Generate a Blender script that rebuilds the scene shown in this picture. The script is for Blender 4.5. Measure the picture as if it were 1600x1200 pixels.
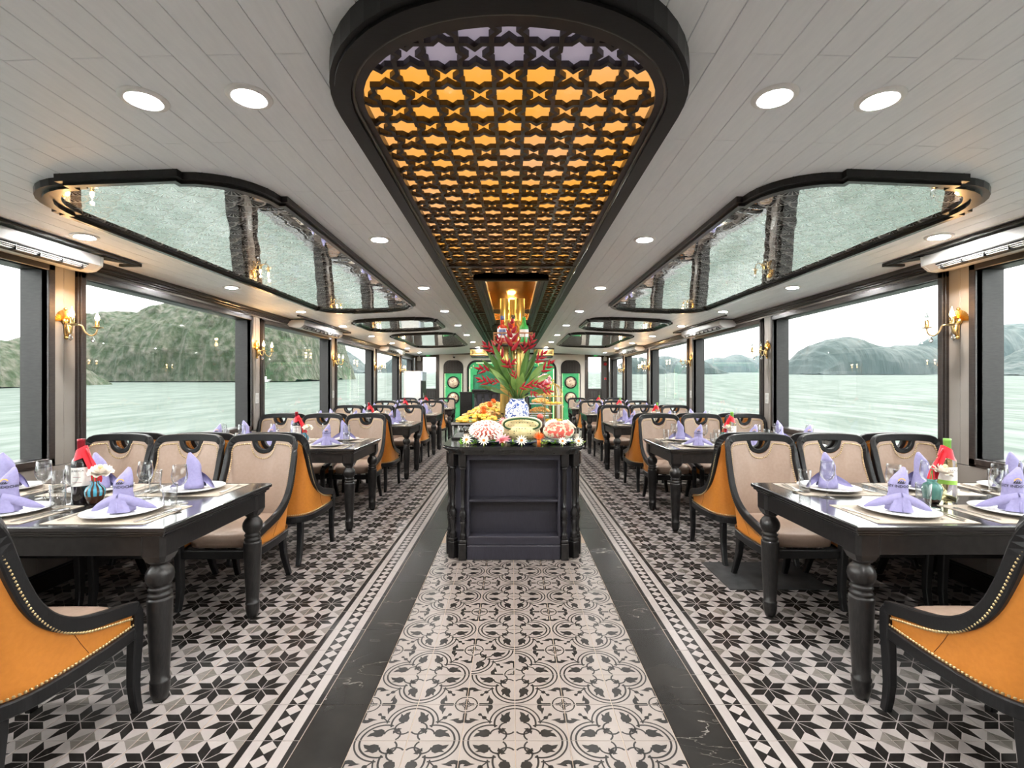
import bpy, bmesh, math, random
from mathutils import Vector, Matrix, noise
random.seed(7)
PI = math.pi
S = bpy.context.scene
COL = S.collection
for _o in list(bpy.data.objects):
    bpy.data.objects.remove(_o)

# ------------------------------------------------------------------ camera
CAMZ = 1.32
F = 742.0
cam_d = bpy.data.cameras.new('camera')
cam_d.sensor_width = 36.0
cam_d.lens = F / 1600 * 36
cam_d.clip_start = 0.02
cam_d.clip_end = 8000
cam_d.shift_y = 1 / 1600
cam = bpy.data.objects.new('camera', cam_d)
cam.location = (0, 0, CAMZ)
cam.rotation_euler = (PI / 2, 0, 0)
COL.objects.link(cam)
S.camera = cam

# ------------------------------------------------------------------ sky, sun, exposure
W = bpy.data.worlds.new('world')
S.world = W
W.use_nodes = True
bg = W.node_tree.nodes['Background']
bg.inputs['Color'].default_value = (0.985, 1.0, 0.995, 1)
bg.inputs['Strength'].default_value = 1.08
sun_d = bpy.data.lights.new('sun', 'SUN')
sun_d.energy = 1.2
sun_d.angle = math.radians(9)
sun_d.color = (1.0, 0.96, 0.9)
sun = bpy.data.objects.new('sun', sun_d)
sun.rotation_euler = (math.radians(-14), math.radians(34), 0)
COL.objects.link(sun)
S.view_settings.view_transform = 'Standard'
S.view_settings.look = 'None'
S.view_settings.gamma = 1.0
S.view_settings.use_curve_mapping = False
S.view_settings.exposure = 2.48
S.cycles.max_bounces = 8
S.cycles.use_adaptive_sampling = True
S.cycles.adaptive_threshold = 0.02
S.cycles.caustics_reflective = False
S.cycles.caustics_refractive = False
LAMP = 150.0        # radiance of the ceiling downlights

# ------------------------------------------------------------------ mesh helpers
class MB:
    """collects geometry, then builds one mesh object"""
    def __init__(s):
        s.v = []; s.f = []; s.m = []; s.sm = []
    def add(s, verts, faces, mat=0, smooth=False):
        n = len(s.v)
        s.v.extend([tuple(v) for v in verts])
        for f in faces:
            s.f.append(tuple(i + n for i in f)); s.m.append(mat); s.sm.append(smooth)
        return s
    def box(s, x0, x1, y0, y1, z0, z1, mat=0, b=0.0):
        if x0 > x1: x0, x1 = x1, x0
        if y0 > y1: y0, y1 = y1, y0
        if z0 > z1: z0, z1 = z1, z0
        if b <= 0:
            v = [(x0,y0,z0),(x1,y0,z0),(x1,y1,z0),(x0,y1,z0),(x0,y0,z1),(x1,y0,z1),(x1,y1,z1),(x0,y1,z1)]
            f = [(3,2,1,0),(4,5,6,7),(0,1,5,4),(1,2,6,5),(2,3,7,6),(3,0,4,7)]
            return s.add(v, f, mat)
        v = []; 
        def P(x, y, z): v.append((x, y, z)); return len(v) - 1
        idx = {}
        for ix, x in ((0,x0),(1,x1)):
            for iy, y in ((0,y0),(1,y1)):
                for iz, z in ((0,z0),(1,z1)):
                    dx = b if ix == 0 else -b; dy = b if iy == 0 else -b; dz = b if iz == 0 else -b
                    idx[ix,iy,iz,'x'] = P(x, y+dy, z+dz)
                    idx[ix,iy,iz,'y'] = P(x+dx, y, z+dz)
                    idx[ix,iy,iz,'z'] = P(x+dx, y+dy, z)
        f = []
        q = ((0,0),(1,0),(1,1),(0,1))
        for i in (0,1):
            f.append([idx[i,a,c,'x'] for a,c in q]); f.append([idx[a,i,c,'y'] for a,c in q]); f.append([idx[a,c,i,'z'] for a,c in q])
        for a in (0,1):
            for c in (0,1):
                f.append([idx[a,c,0,'x'], idx[a,c,1,'x'], idx[a,c,1,'y'], idx[a,c,0,'y']])
                f.append([idx[a,0,c,'x'], idx[a,1,c,'x'], idx[a,1,c,'z'], idx[a,0,c,'z']])
                f.append([idx[0,a,c,'y'], idx[1,a,c,'y'], idx[1,a,c,'z'], idx[0,a,c,'z']])
                for d in (0,1):
                    f.append([idx[a,c,d,'x'], idx[a,c,d,'y'], idx[a,c,d,'z']])
        return s.add(v, f, mat)
    def lathe(s, prof, seg=16, mat=0, c=(0,0,0), smooth=True, axis='z', caps=True):
        v = []; f = []
        n = len(prof)
        for (r, z) in prof:
            for k in range(seg):
                a = 2*PI*k/seg
                p = (r*math.cos(a), r*math.sin(a), z)
                if axis == 'y': p = (p[0], p[2], p[1])
                if axis == 'x': p = (p[2], p[0], p[1])
                v.append((c[0]+p[0], c[1]+p[1], c[2]+p[2]))
        for i in range(n-1):
            for k in range(seg):
                k2 = (k+1) % seg
                f.append((i*seg+k, i*seg+k2, (i+1)*seg+k2, (i+1)*seg+k))
        if caps: f.append(tuple(range(seg))[::-1]); f.append(tuple((n-1)*seg+k for k in range(seg)))
        return s.add(v, f, mat, smooth)
    def tube(s, path, r, seg=8, mat=0, smooth=True, closed=False):
        P = [Vector(p) for p in path]; n = len(P)
        R = r if isinstance(r, (list, tuple)) else [r]*n
        v = []; f = []; up = None
        for i in range(n):
            if closed: t = P[(i+1)%n]-P[i-1]
            else: t = P[min(i+1,n-1)]-P[max(i-1,0)]
            if t.length < 1e-9: t = Vector((0,0,1))
            t.normalize()
            if up is None:
                up = Vector((0,0,1)) if abs(t.z) < 0.9 else Vector((1,0,0))
            a = t.cross(up)
            if a.length < 1e-6: a = t.cross(Vector((0.3,1,0.2)))
            a.normalize(); b2 = a.cross(t).normalized(); up = b2
            for k in range(seg):
                w = 2*PI*k/seg
                v.append(P[i] + a*(R[i]*math.cos(w)) + b2*(R[i]*math.sin(w)))
        m = n if closed else n-1
        for i in range(m):
            j = (i+1) % n
            for k in range(seg):
                k2 = (k+1) % seg
                f.append((i*seg+k, i*seg+k2, j*seg+k2, j*seg+k))
        if not closed:
            f.append(tuple(range(seg))[::-1]); f.append(tuple((n-1)*seg+k for k in range(seg)))
        return s.add(v, f, mat, smooth)
    def prism(s, poly, z0, z1, mat=0, axis='z', smooth=False):
        n = len(poly)
        def P(a, b2, c):
            return (a,b2,c) if axis == 'z' else ((a,c,b2) if axis == 'y' else (c,a,b2))
        v = [P(a,b2,z0) for a,b2 in poly] + [P(a,b2,z1) for a,b2 in poly]
        f = [tuple(range(n))[::-1], tuple(range(n, 2*n))]
        f += [(i, (i+1)%n, n+(i+1)%n, n+i) for i in range(n)]
        return s.add(v, f, mat, smooth)
    def ringprism(s, outer, inner, z0, z1, mat=0, axis='z'):
        n = len(outer)
        def P(a, b2, c):
            return (a,b2,c) if axis == 'z' else ((a,c,b2) if axis == 'y' else (c,a,b2))
        v = [P(a,b2,z) for z in (z0,z1) for poly in (outer,inner) for a,b2 in poly]
        f = []
        for i in range(n):
            j = (i+1) % n
            f += [(i, j, n+j, n+i), (2*n+i, 3*n+i, 3*n+j, 2*n+j), (i, 2*n+i, 2*n+j, j), (n+i, n+j, 3*n+j, 3*n+i)]
        return s.add(v, f, mat)
    def grid(s, nu, nv, fn, mat=0, smooth=True):
        v = [fn(i/(nu-1), j/(nv-1)) for j in range(nv) for i in range(nu)]
        f = [(j*nu+i, j*nu+i+1, (j+1)*nu+i+1, (j+1)*nu+i) for j in range(nv-1) for i in range(nu-1)]
        return s.add(v, f, mat, smooth)
    def ball(s, c, r, seg=10, rings=6, mat=0, sc=(1,1,1)):
        prof = [(max(r*math.sin(PI*k/rings), 1e-4), -r*math.cos(PI*k/rings)) for k in range(rings+1)]
        n = len(s.v)
        s.lathe(prof, seg, mat)
        for i in range(n, len(s.v)):
            p = s.v[i]; s.v[i] = (c[0]+p[0]*sc[0], c[1]+p[1]*sc[1], c[2]+p[2]*sc[2])
        return s
    def xform(s, M, start=0):
        for i in range(start, len(s.v)):
            s.v[i] = tuple(M @ Vector(s.v[i]))
        return s
    def merge(s, o, M=None):
        n = len(s.v)
        s.v.extend([tuple(M @ Vector(p)) if M else p for p in o.v])
        s.f.extend([tuple(i+n for i in f) for f in o.f]); s.m.extend(o.m); s.sm.extend(o.sm)
        return s
    def mesh(s, name, mats, fix=True):
        me = bpy.data.meshes.new(name)
        me.from_pydata(s.v, [], s.f)
        for m in (mats if isinstance(mats, (list, tuple)) else [mats]):
            me.materials.append(M_[m] if isinstance(m, str) else m)
        me.polygons.foreach_set('material_index', s.m)
        me.polygons.foreach_set('use_smooth', s.sm)
        if fix:
            b = bmesh.new(); b.from_mesh(me)
            bmesh.ops.recalc_face_normals(b, faces=b.faces)
            b.to_mesh(me); b.free()
        me.update()
        return me
    def build(s, name, mats, parent=None, fix=True):
        return link(name, s.mesh(name, mats, fix), parent)

def link(name, me, parent=None, loc=None, rz=0):
    o = bpy.data.objects.new(name, me)
    COL.objects.link(o)
    if parent is not None: o.parent = parent
    if loc is not None: o.location = loc
    if rz: o.rotation_euler = (0, 0, rz)
    return o
def empty(name, loc=(0,0,0), rz=0):
    o = bpy.data.objects.new(name, None)
    o.empty_display_size = 0.05
    o.location = loc; o.rotation_euler = (0, 0, rz)
    COL.objects.link(o)
    return o
def tag(o, label, cat, group=None):
    o['label'] = label; o['category'] = cat
    if group: o['group'] = group
    return o
def struct(o):
    o['kind'] = 'structure'; return o
def tree(o, parent=None):
    c = o.copy(); COL.objects.link(c)
    if parent is not None:
        c.parent = parent
    for ch in o.children:
        tree(ch, c)
    return c
def smoothpath(pts, n):
    """Catmull-Rom resample by arc length"""
    P = [Vector(p) for p in pts]
    out = []
    for i in range(len(P)-1):
        p0 = P[max(i-1,0)]; p1 = P[i]; p2 = P[i+1]; p3 = P[min(i+2,len(P)-1)]
        for k in range(12):
            t = k/12
            out.append(0.5*((2*p1)+(p2-p0)*t+(2*p0-5*p1+4*p2-p3)*t*t+(3*p1-p0-3*p2+p3)*t**3))
    out.append(P[-1])
    return resample(out, n)
def resample(out, n):
    L = [0]
    for i in range(1, len(out)): L.append(L[-1]+(out[i]-out[i-1]).length)
    res = []; j = 0
    for k in range(n):
        d = L[-1]*k/(n-1)
        while j < len(L)-2 and L[j+1] < d: j += 1
        t = (d-L[j])/max(L[j+1]-L[j], 1e-9)
        res.append(out[j].lerp(out[j+1], min(max(t,0),1)))
    return res
def pathlen(p): return sum((p[i+1]-p[i]).length for i in range(len(p)-1))
def sweep(mb, path, sides, w, h, mat=0, smooth=False, closed=False):
    """rectangular bar: 'sides' = per-point unit vectors for the width direction"""
    n = len(path); v = []; f = []
    W_ = w if isinstance(w, list) else [w]*n
    H_ = h if isinstance(h, list) else [h]*n
    for i in range(n):
        if closed: t = path[(i+1)%n]-path[i-1]
        else: t = path[min(i+1,n-1)]-path[max(i-1,0)]
        t.normalize()
        a = Vector(sides[i]); a = (a - t*a.dot(t)).normalized()
        b2 = t.cross(a).normalized()
        ww = W_[i]/2; hh = H_[i]/2; c = 0.28*min(ww, hh)
        for (p, q) in ((-ww+c,-hh),(ww-c,-hh),(ww,-hh+c),(ww,hh-c),(ww-c,hh),(-ww+c,hh),(-ww,hh-c),(-ww,-hh+c)):
            v.append(path[i]+a*p+b2*q)
    m = n if closed else n-1
    for i in range(m):
        j = (i+1) % n
        for k in range(8):
            k2 = (k+1) % 8
            f.append((i*8+k, i*8+k2, j*8+k2, j*8+k))
    if not closed:
        f.append(tuple(range(8))[::-1]); f.append(tuple((n-1)*8+k for k in range(8)))
    mb.add(v, f, mat, smooth)
def px(x, y, Y):
    """photo pixel at depth Y -> world point"""
    return Vector(((x-800)*Y/F, Y, CAMZ-(y-601)*Y/F))
_tc = {}
def text_mb(txt, size, bold=0.0, mat=0):
    key = (txt, size, bold)
    cu = bpy.data.curves.new('txt', 'FONT'); cu.body = txt; cu.size = size
    cu.align_x = 'CENTER'; cu.resolution_u = 2; cu.offset = bold
    o = bpy.data.objects.new('txt', cu); COL.objects.link(o)
    me = o.to_mesh()
    mb = MB().add([tuple(v.co) for v in me.vertices], [tuple(p.vertices) for p in me.polygons], mat)
    o.to_mesh_clear()
    bpy.data.objects.remove(o); bpy.data.curves.remove(cu)
    return mb

# ------------------------------------------------------------------ materials
M_ = {}
def mat(name, col, rough=0.5, metal=0.0, coat=0.0, spec=0.5, sub=0.0, emit=None, es=0.0, trans=0.0, ior=1.45, sheen=0.0):
    m = bpy.data.materials.new(name); m.use_nodes = True
    b = m.node_tree.nodes['Principled BSDF']
    b.inputs['Base Color'].default_value = (*col, 1)
    b.inputs['Roughness'].default_value = rough
    b.inputs['Metallic'].default_value = metal
    b.inputs['Coat Weight'].default_value = coat
    b.inputs['Coat Roughness'].default_value = 0.12
    b.inputs['Specular IOR Level'].default_value = spec
    b.inputs['Transmission Weight'].default_value = trans
    b.inputs['IOR'].default_value = ior
    b.inputs['Sheen Weight'].default_value = sheen
    if emit:
        b.inputs['Emission Color'].default_value = (*emit, 1)
        b.inputs['Emission Strength'].default_value = es
    M_[name] = m
    return m
def nodes(m): return m.node_tree.nodes, m.node_tree.links, m.node_tree.nodes['Principled BSDF']
def noisy(name, c1, c2, scale=20.0, stretch=(1,1,1), detail=3.0, lo=0.35, hi=0.65, bump=0.0, bdist=0.002, coord='Object', **kw):
    """base colour wandering between two tones, with optional fine relief"""
    m = mat(name, c1, **kw)
    n, l, b = nodes(m)
    tc = n.new('ShaderNodeTexCoord'); mp = n.new('ShaderNodeMapping'); mp.inputs['Scale'].default_value = stretch
    l.new(tc.outputs[coord], mp.inputs['Vector'])
    t = n.new('ShaderNodeTexNoise'); t.inputs['Scale'].default_value = scale; t.inputs['Detail'].default_value = detail
    l.new(mp.outputs['Vector'], t.inputs['Vector'])
    r = n.new('ShaderNodeValToRGB'); r.color_ramp.elements[0].position = lo; r.color_ramp.elements[1].position = hi
    r.color_ramp.elements[0].color = (*c1, 1); r.color_ramp.elements[1].color = (*c2, 1)
    l.new(t.outputs['Fac'], r.inputs['Fac']); l.new(r.outputs['Color'], b.inputs['Base Color'])
    if bump:
        bp = n.new('ShaderNodeBump'); bp.inputs['Strength'].default_value = bump; bp.inputs['Distance'].default_value = bdist
        l.new(t.outputs['Fac'], bp.inputs['Height']); l.new(bp.outputs['Normal'], b.inputs['Normal'])
    return m
noisy('black_wood', (0.010,0.0095,0.0095), (0.018,0.0165,0.016), 30, (1,8,1), rough=0.30, coat=0.2, spec=0.35, bump=0.05)
noisy('satin_black', (0.008,0.008,0.0085), (0.011,0.011,0.0115), 30, (1,8,1), rough=0.38, spec=0.32)
noisy('counter_black', (0.024,0.023,0.032), (0.030,0.029,0.040), 22, (8,1,1), rough=0.4, coat=0.15)
noisy('frame_dark', (0.016,0.0125,0.011), (0.028,0.021,0.018), 25, (1,1,6), rough=0.35, coat=0.2)
noisy('jamb_dark', (0.013,0.0115,0.0115), (0.020,0.018,0.0175), 25, (1,1,6), rough=0.45)
noisy('table_top_black', (0.010,0.0095,0.0095), (0.02,0.019,0.018), 14, (1,14,1), rough=0.16, coat=0.5, bump=0.04)
noisy('white_paint', (0.235,0.213,0.19), (0.258,0.235,0.213), 6, rough=0.45)
noisy('ceiling_paint', (0.85,0.885,0.925), (0.885,0.92,0.955), 9, (6,1,1), rough=0.42, bump=0.02)
mat('gap_grey', (0.16,0.155,0.15), 0.8)
noisy('cream_leather', (0.305,0.215,0.163), (0.33,0.238,0.184), 60, rough=0.42, bump=0.06, bdist=0.001)
noisy('orange_leather', (0.535,0.190,0.027), (0.575,0.208,0.032), 60, rough=0.40, bump=0.06, bdist=0.001)
mat('brass', (0.72,0.50,0.20), 0.25, 1.0)
mat('antique_brass', (0.62,0.46,0.24), 0.3, 1.0)
mat('polished_brass', (0.80,0.55,0.17), 0.22, 0.6)
mat('chrome', (0.78,0.78,0.80), 0.08, 1.0)
mat('steel', (0.62,0.61,0.60), 0.22, 1.0)
mat('porcelain', (0.58,0.58,0.58), 0.12, coat=0.3)
noisy('napkin_cloth', (0.25,0.23,0.415), (0.28,0.26,0.45), 90, rough=0.75, bump=0.12, bdist=0.001)
noisy('placemat_weave', (0.31,0.265,0.21), (0.40,0.345,0.285), 160, (1,3,1), rough=0.8, bump=0.3, bdist=0.001)
mat('ink_navy', (0.02,0.022,0.03), 0.6)
mat('ink_gold', (0.85,0.45,0.08), 0.5)
mat('red_cloth', (0.68,0.012,0.028), 0.6, sheen=0.3)
mat('glass_clear', (1,1,1), 0.0, trans=1.0, ior=1.45)
mat('glass_green', (0.20,0.55,0.16), 0.02, trans=1.0, ior=1.4)
mat('wine_white', (0.93,0.90,0.55), 0.02, trans=1.0, ior=1.33)
mat('bottle_dark', (0.012,0.010,0.010), 0.06, coat=0.6)
mat('capsule_red', (0.25,0.008,0.018), 0.3, 0.4)
mat('capsule_green', (0.16,0.36,0.06), 0.35)
mat('label_paper', (0.80,0.77,0.72), 0.6)
mat('label_green', (0.30,0.55,0.08), 0.5)
mat('teal_glaze', (0.035,0.20,0.27), 0.12, coat=0.4)
noisy('green_glaze', (0.05,0.15,0.13), (0.10,0.24,0.20), 30, rough=0.12, coat=0.4)
mat('brown_glaze', (0.055,0.022,0.012), 0.15, coat=0.4)
mat('rose_white', (0.86,0.80,0.72), 0.6)
mat('rose_heart', (0.85,0.60,0.30), 0.6)
mat('stem_green', (0.10,0.20,0.04), 0.5)
mat('ac_white', (0.45,0.445,0.43), 0.35)
mat('dark_slot', (0.012,0.012,0.012), 0.6)
mat('plastic_white', (0.55,0.545,0.525), 0.35)
mat('trim_white', (0.85,0.85,0.84), 0.35)
mat('lamp_on', (1,1,1), 0.5, emit=(1.0,0.985,0.96), es=LAMP)
mat('bulb_on', (1,0.9,0.7), 0.3, emit=(1.0,0.62,0.25), es=10.0)
mat('bulb_off', (0.9,0.9,0.9), 0.05, trans=1.0, ior=1.4)
mat('crystal', (1.0,0.97,0.93), 0.0, trans=1.0, ior=1.6)
# tile colours
mat('tile_white', (0.30,0.27,0.258), 0.34, spec=0.4)
mat('tile_black', (0.011,0.0098,0.009), 0.34, spec=0.22)
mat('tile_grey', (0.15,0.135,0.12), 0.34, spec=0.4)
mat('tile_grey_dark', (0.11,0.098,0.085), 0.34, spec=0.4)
mat('rug_white', (0.222,0.192,0.174), 0.36, spec=0.4)
mat('grout', (0.36,0.27,0.20), 0.8)
def marble():
    m = noisy('tile_marble', (0.012,0.011,0.010), (0.02,0.018,0.016), 4, rough=0.24, spec=0.18)
    n, l, b = nodes(m)
    tc = n.new('ShaderNodeTexCoord'); mp = n.new('ShaderNodeMapping'); mp.inputs['Scale'].default_value = (1.0, 3.2, 1)
    g = n.new('ShaderNodeNewGeometry'); l.new(g.outputs['Position'], mp.inputs['Vector'])
    t = n.new('ShaderNodeTexNoise'); t.inputs['Scale'].default_value = 2.1; t.inputs['Detail'].default_value = 5; t.inputs['Distortion'].default_value = 0.6
    l.new(mp.outputs['Vector'], t.inputs['Vector'])
    a = n.new('ShaderNodeMath'); a.operation = 'SUBTRACT'; a.inputs[1].default_value = 0.5; l.new(t.outputs['Fac'], a.inputs[0])
    ab = n.new('ShaderNodeMath'); ab.operation = 'ABSOLUTE'; l.new(a.outputs[0], ab.inputs[0])
    r = n.new('ShaderNodeValToRGB'); r.color_ramp.elements[0].position = 0.0; r.color_ramp.elements[1].position = 0.004
    r.color_ramp.elements[0].color = (0.9,0.9,0.9,1); r.color_ramp.elements[1].color = (0,0,0,1)
    l.new(ab.outputs[0], r.inputs['Fac'])
    t2 = n.new('ShaderNodeTexNoise'); t2.inputs['Scale'].default_value = 3.0
    l.new(g.outputs['Position'], t2.inputs['Vector'])
    r2 = n.new('ShaderNodeValToRGB'); r2.color_ramp.elements[0].position = 0.5; r2.color_ramp.elements[1].position = 0.62
    l.new(t2.outputs['Fac'], r2.inputs['Fac'])
    mu = n.new('ShaderNodeMath'); mu.operation = 'MULTIPLY'; l.new(r.outputs['Color'], mu.inputs[0]); l.new(r2.outputs['Color'], mu.inputs[1])
    mx = n.new('ShaderNodeMixRGB'); l.new(mu.outputs[0], mx.inputs['Fac'])
    old = b.inputs['Base Color'].links[0].from_socket
    l.new(old, mx.inputs['Color1']); mx.inputs['Color2'].default_value = (0.28,0.26,0.235,1)
    l.new(mx.outputs[0], b.inputs['Base Color'])
marble()
def thin_glass(name, tint=(1,1,1), refl=1.0, rough=0.0):
    m = bpy.data.materials.new(name); m.use_nodes = True
    n, l = m.node_tree.nodes, m.node_tree.links
    n.remove(n['Principled BSDF'])
    tr = n.new('ShaderNodeBsdfTransparent'); tr.inputs['Color'].default_value = (*tint, 1)
    gl = n.new('ShaderNodeBsdfGlossy'); gl.inputs['Roughness'].default_value = rough
    fr = n.new('ShaderNodeLayerWeight'); fr.inputs['Blend'].default_value = 0.5
    pw = n.new('ShaderNodeMath'); pw.operation = 'POWER'; pw.inputs[1].default_value = 3.0; l.new(fr.outputs['Facing'], pw.inputs[0])
    mu = n.new('ShaderNodeMath'); mu.operation = 'MULTIPLY_ADD'; mu.inputs[1].default_value = 0.75*refl; mu.inputs[2].default_value = 0.035*refl
    mx = n.new('ShaderNodeMixShader')
    l.new(pw.outputs[0], mu.inputs[0]); l.new(mu.outputs[0], mx.inputs[0]); l.new(tr.outputs[0], mx.inputs[1]); l.new(gl.outputs[0], mx.inputs[2])
    l.new(mx.outputs[0], n['Material Output'].inputs['Surface'])
    M_[name] = m
thin_glass('window_glass', (0.985,1.0,0.99), 0.3)
thin_glass('stemware', (0.94,0.945,0.945), 1.6)
thin_glass('acrylic', (0.95,0.96,0.96), 1.2)
def mirror_mat():
    """etched mirror: silvered glass with a frosted fan pattern and a slightly wavy surface"""
    m = bpy.data.materials.new('etched_mirror'); m.use_nodes = True
    n, l = m.node_tree.nodes, m.node_tree.links
    b = n['Principled BSDF']
    b.inputs['Metallic'].default_value = 1.0; b.inputs['Roughness'].default_value = 0.015; b.inputs['Base Color'].default_value = (0.66,0.68,0.67,1)
    g = n.new('ShaderNodeNewGeometry'); sx = n.new('ShaderNodeSeparateXYZ'); l.new(g.outputs['Position'], sx.inputs[0])
    def M2(op, a, b2=None, c=None):
        q = n.new('ShaderNodeMath'); q.operation = op
        for i, z in enumerate((a, b2, c)):
            if z is None: continue
            if isinstance(z, (int, float)): q.inputs[i].default_value = z
            else: l.new(z, q.inputs[i])
        return q.outputs[0]
    P = 0.16
    def fans(ox, oy):
        u = M2('ADD', M2('DIVIDE', sx.outputs[0], P), ox); v = M2('ADD', M2('DIVIDE', sx.outputs[1], P*0.9), oy)
        fu = M2('SUBTRACT', M2('FRACT', u), 0.5); fv = M2('FRACT', v)
        r = M2('SQRT', M2('ADD', M2('MULTIPLY', fu, fu), M2('MULTIPLY', fv, fv)))
        th = M2('ARCTAN2', fu, M2('ADD', fv, 0.02))
        ln = M2('ABSOLUTE', M2('SUBTRACT', M2('FRACT', M2('MULTIPLY', th, 3.2)), 0.5))
        thick = M2('ADD', 0.10, M2('MULTIPLY', r, 0.16))
        spoke = M2('LESS_THAN', ln, thick)
        inside = M2('LESS_THAN', r, 0.5)
        rim = M2('LESS_THAN', M2('ABSOLUTE', M2('SUBTRACT', r, 0.5)), 0.03)
        return M2('MAXIMUM', M2('MULTIPLY', spoke, inside), rim)
    mask = M2('MAXIMUM', fans(0, 0), M2('MULTIPLY', fans(0.5, 0.5), 0.7))
    fr = n.new('ShaderNodeBsdfPrincipled'); fr.inputs['Base Color'].default_value = (0.93,0.95,0.94,1); fr.inputs['Roughness'].default_value = 0.4
    mx = n.new('ShaderNodeMixShader'); l.new(M2('MULTIPLY', mask, 0.42), mx.inputs[0])
    l.new(b.outputs[0], mx.inputs[1]); l.new(fr.outputs[0], mx.inputs[2])
    t = n.new('ShaderNodeTexNoise'); t.inputs['Scale'].default_value = 2.3; t.inputs['Detail'].default_value = 1.5
    l.new(g.outputs['Position'], t.inputs['Vector'])
    bp = n.new('ShaderNodeBump'); bp.inputs['Strength'].default_value = 0.35; bp.inputs['Distance'].default_value = 0.012
    l.new(t.outputs['Fac'], bp.inputs['Height']); l.new(bp.outputs['Normal'], b.inputs['Normal'])
    l.new(mx.outputs[0], n['Material Output'].inputs['Surface'])
    M_['etched_mirror'] = m
mirror_mat()

# ------------------------------------------------------------------ setting: dimensions
WX = 3.0            # half width of the saloon
YB = 14.6           # end wall
Y0 = -1.6           # wall behind the viewer
SILL, HEAD = 0.79, 2.11
def ceil_z(x): return 2.30 - 0.0115*x*x
PIL = [(-1.66,-1.44), (0.72,0.90), (3.10,3.26), (5.47,5.65), (7.85,8.03), (10.25,10.42), (12.55,12.74)]
WIN = [(PIL[i][1], PIL[i+1][0]) for i in range(len(PIL)-1)] + [(12.74, 14.30)]

# ---- floor
floor = struct(MB().box(-WX-0.1, WX+0.1, Y0-0.1, YB+0.1, -0.08, -0.0022).build('floor', 'grout'))
GY = 1.76 - 0.2*16      # tile grid origin in depth
RX = 0.012              # the carpet-like strip sits a little off centre
T = 0.2; G = 0.0011     # tile pitch, half joint
def tile_base(mb, w, d, m):
    mb.box(-w/2+G, w/2-G, -d/2+G, d/2-G, -0.012, 0.0, m, b=0.0012)
def shrink(poly, d):
    """inset a convex polygon by d"""
    n = len(poly); out = []
    A = sum(poly[i][0]*poly[(i+1)%n][1]-poly[(i+1)%n][0]*poly[i][1] for i in range(n))
    if A < 0: poly = poly[::-1]
    for i in range(n):
        p0, p1, p2 = Vector(poly[i-1]), Vector(poly[i]), Vector(poly[(i+1)%n])
        e1 = (p1-p0).normalized(); e2 = (p2-p1).normalized()
        n1 = Vector((-e1.y, e1.x)); n2 = Vector((-e2.y, e2.x))
        k = (n1+n2); k = k/max(k.dot(n1), 0.3)
        out.append(p1+k*d)
    return out
def flat(mb, poly, m, z=0.0003):
    mb.add([(p[0], p[1], z) for p in poly], [tuple(range(len(poly)))], m)
# eight-rhombus star tile
star = MB(); tile_base(star, T, T, 0)
a8 = 0.1/(2*math.cos(PI/8)**2)
for k in range(8):
    t0 = k*PI/4
    p = [(0,0), (a8*math.cos(t0), a8*math.sin(t0)), (a8*(math.cos(t0)+math.cos(t0+PI/4)), a8*(math.sin(t0)+math.sin(t0+PI/4))), (a8*math.cos(t0+PI/4), a8*math.sin(t0+PI/4))]
    flat(star, [(min(max(x,-0.0985),0.0985), min(max(y,-0.0985),0.0985)) for x,y in shrink(p, 0.0016)], 1)
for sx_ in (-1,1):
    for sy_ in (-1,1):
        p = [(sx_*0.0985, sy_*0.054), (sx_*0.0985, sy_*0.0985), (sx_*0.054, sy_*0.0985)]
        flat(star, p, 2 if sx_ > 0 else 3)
star_me = star.mesh('star_tile', ['tile_white','tile_black','tile_grey','tile_grey_dark'])
# flip any downward inlay faces: recalc handles closed parts only, so force inlays up
def face_up(me):
    b = bmesh.new(); b.from_mesh(me)
    for f in b.faces:
        if f.calc_center_median().z > 0.0002 and f.normal.z < 0: f.normal_flip()
    b.to_mesh(me); b.free()
face_up(star_me)
# border tile (long axis along the room)
bord = MB(); tile_base(bord, T, T, 0)
flat(bord, [(-0.0985,-0.0985),(-0.077,-0.0985),(-0.077,0.0985),(-0.0985,0.0985)], 1)
flat(bord, [(0.072,-0.0985),(0.0985,-0.0985),(0.0985,0.0985),(0.072,0.0985)], 1)
flat(bord, [(-0.036,-0.0985),(0.033,-0.0985),(0.033,0.0985),(-0.036,0.0985)], 1, 0.0002)
for k in range(3):
    cy = -0.0667+k*0.0667
    flat(bord, [(-0.0335+0.032-0.0,cy-0.031),(0.0305,cy),(-0.0015,cy+0.031),(-0.0335,cy)], 0, 0.0004)
bord_me = bord.mesh('border_tile', ['tile_white','tile_black']); face_up(bord_me)
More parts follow.
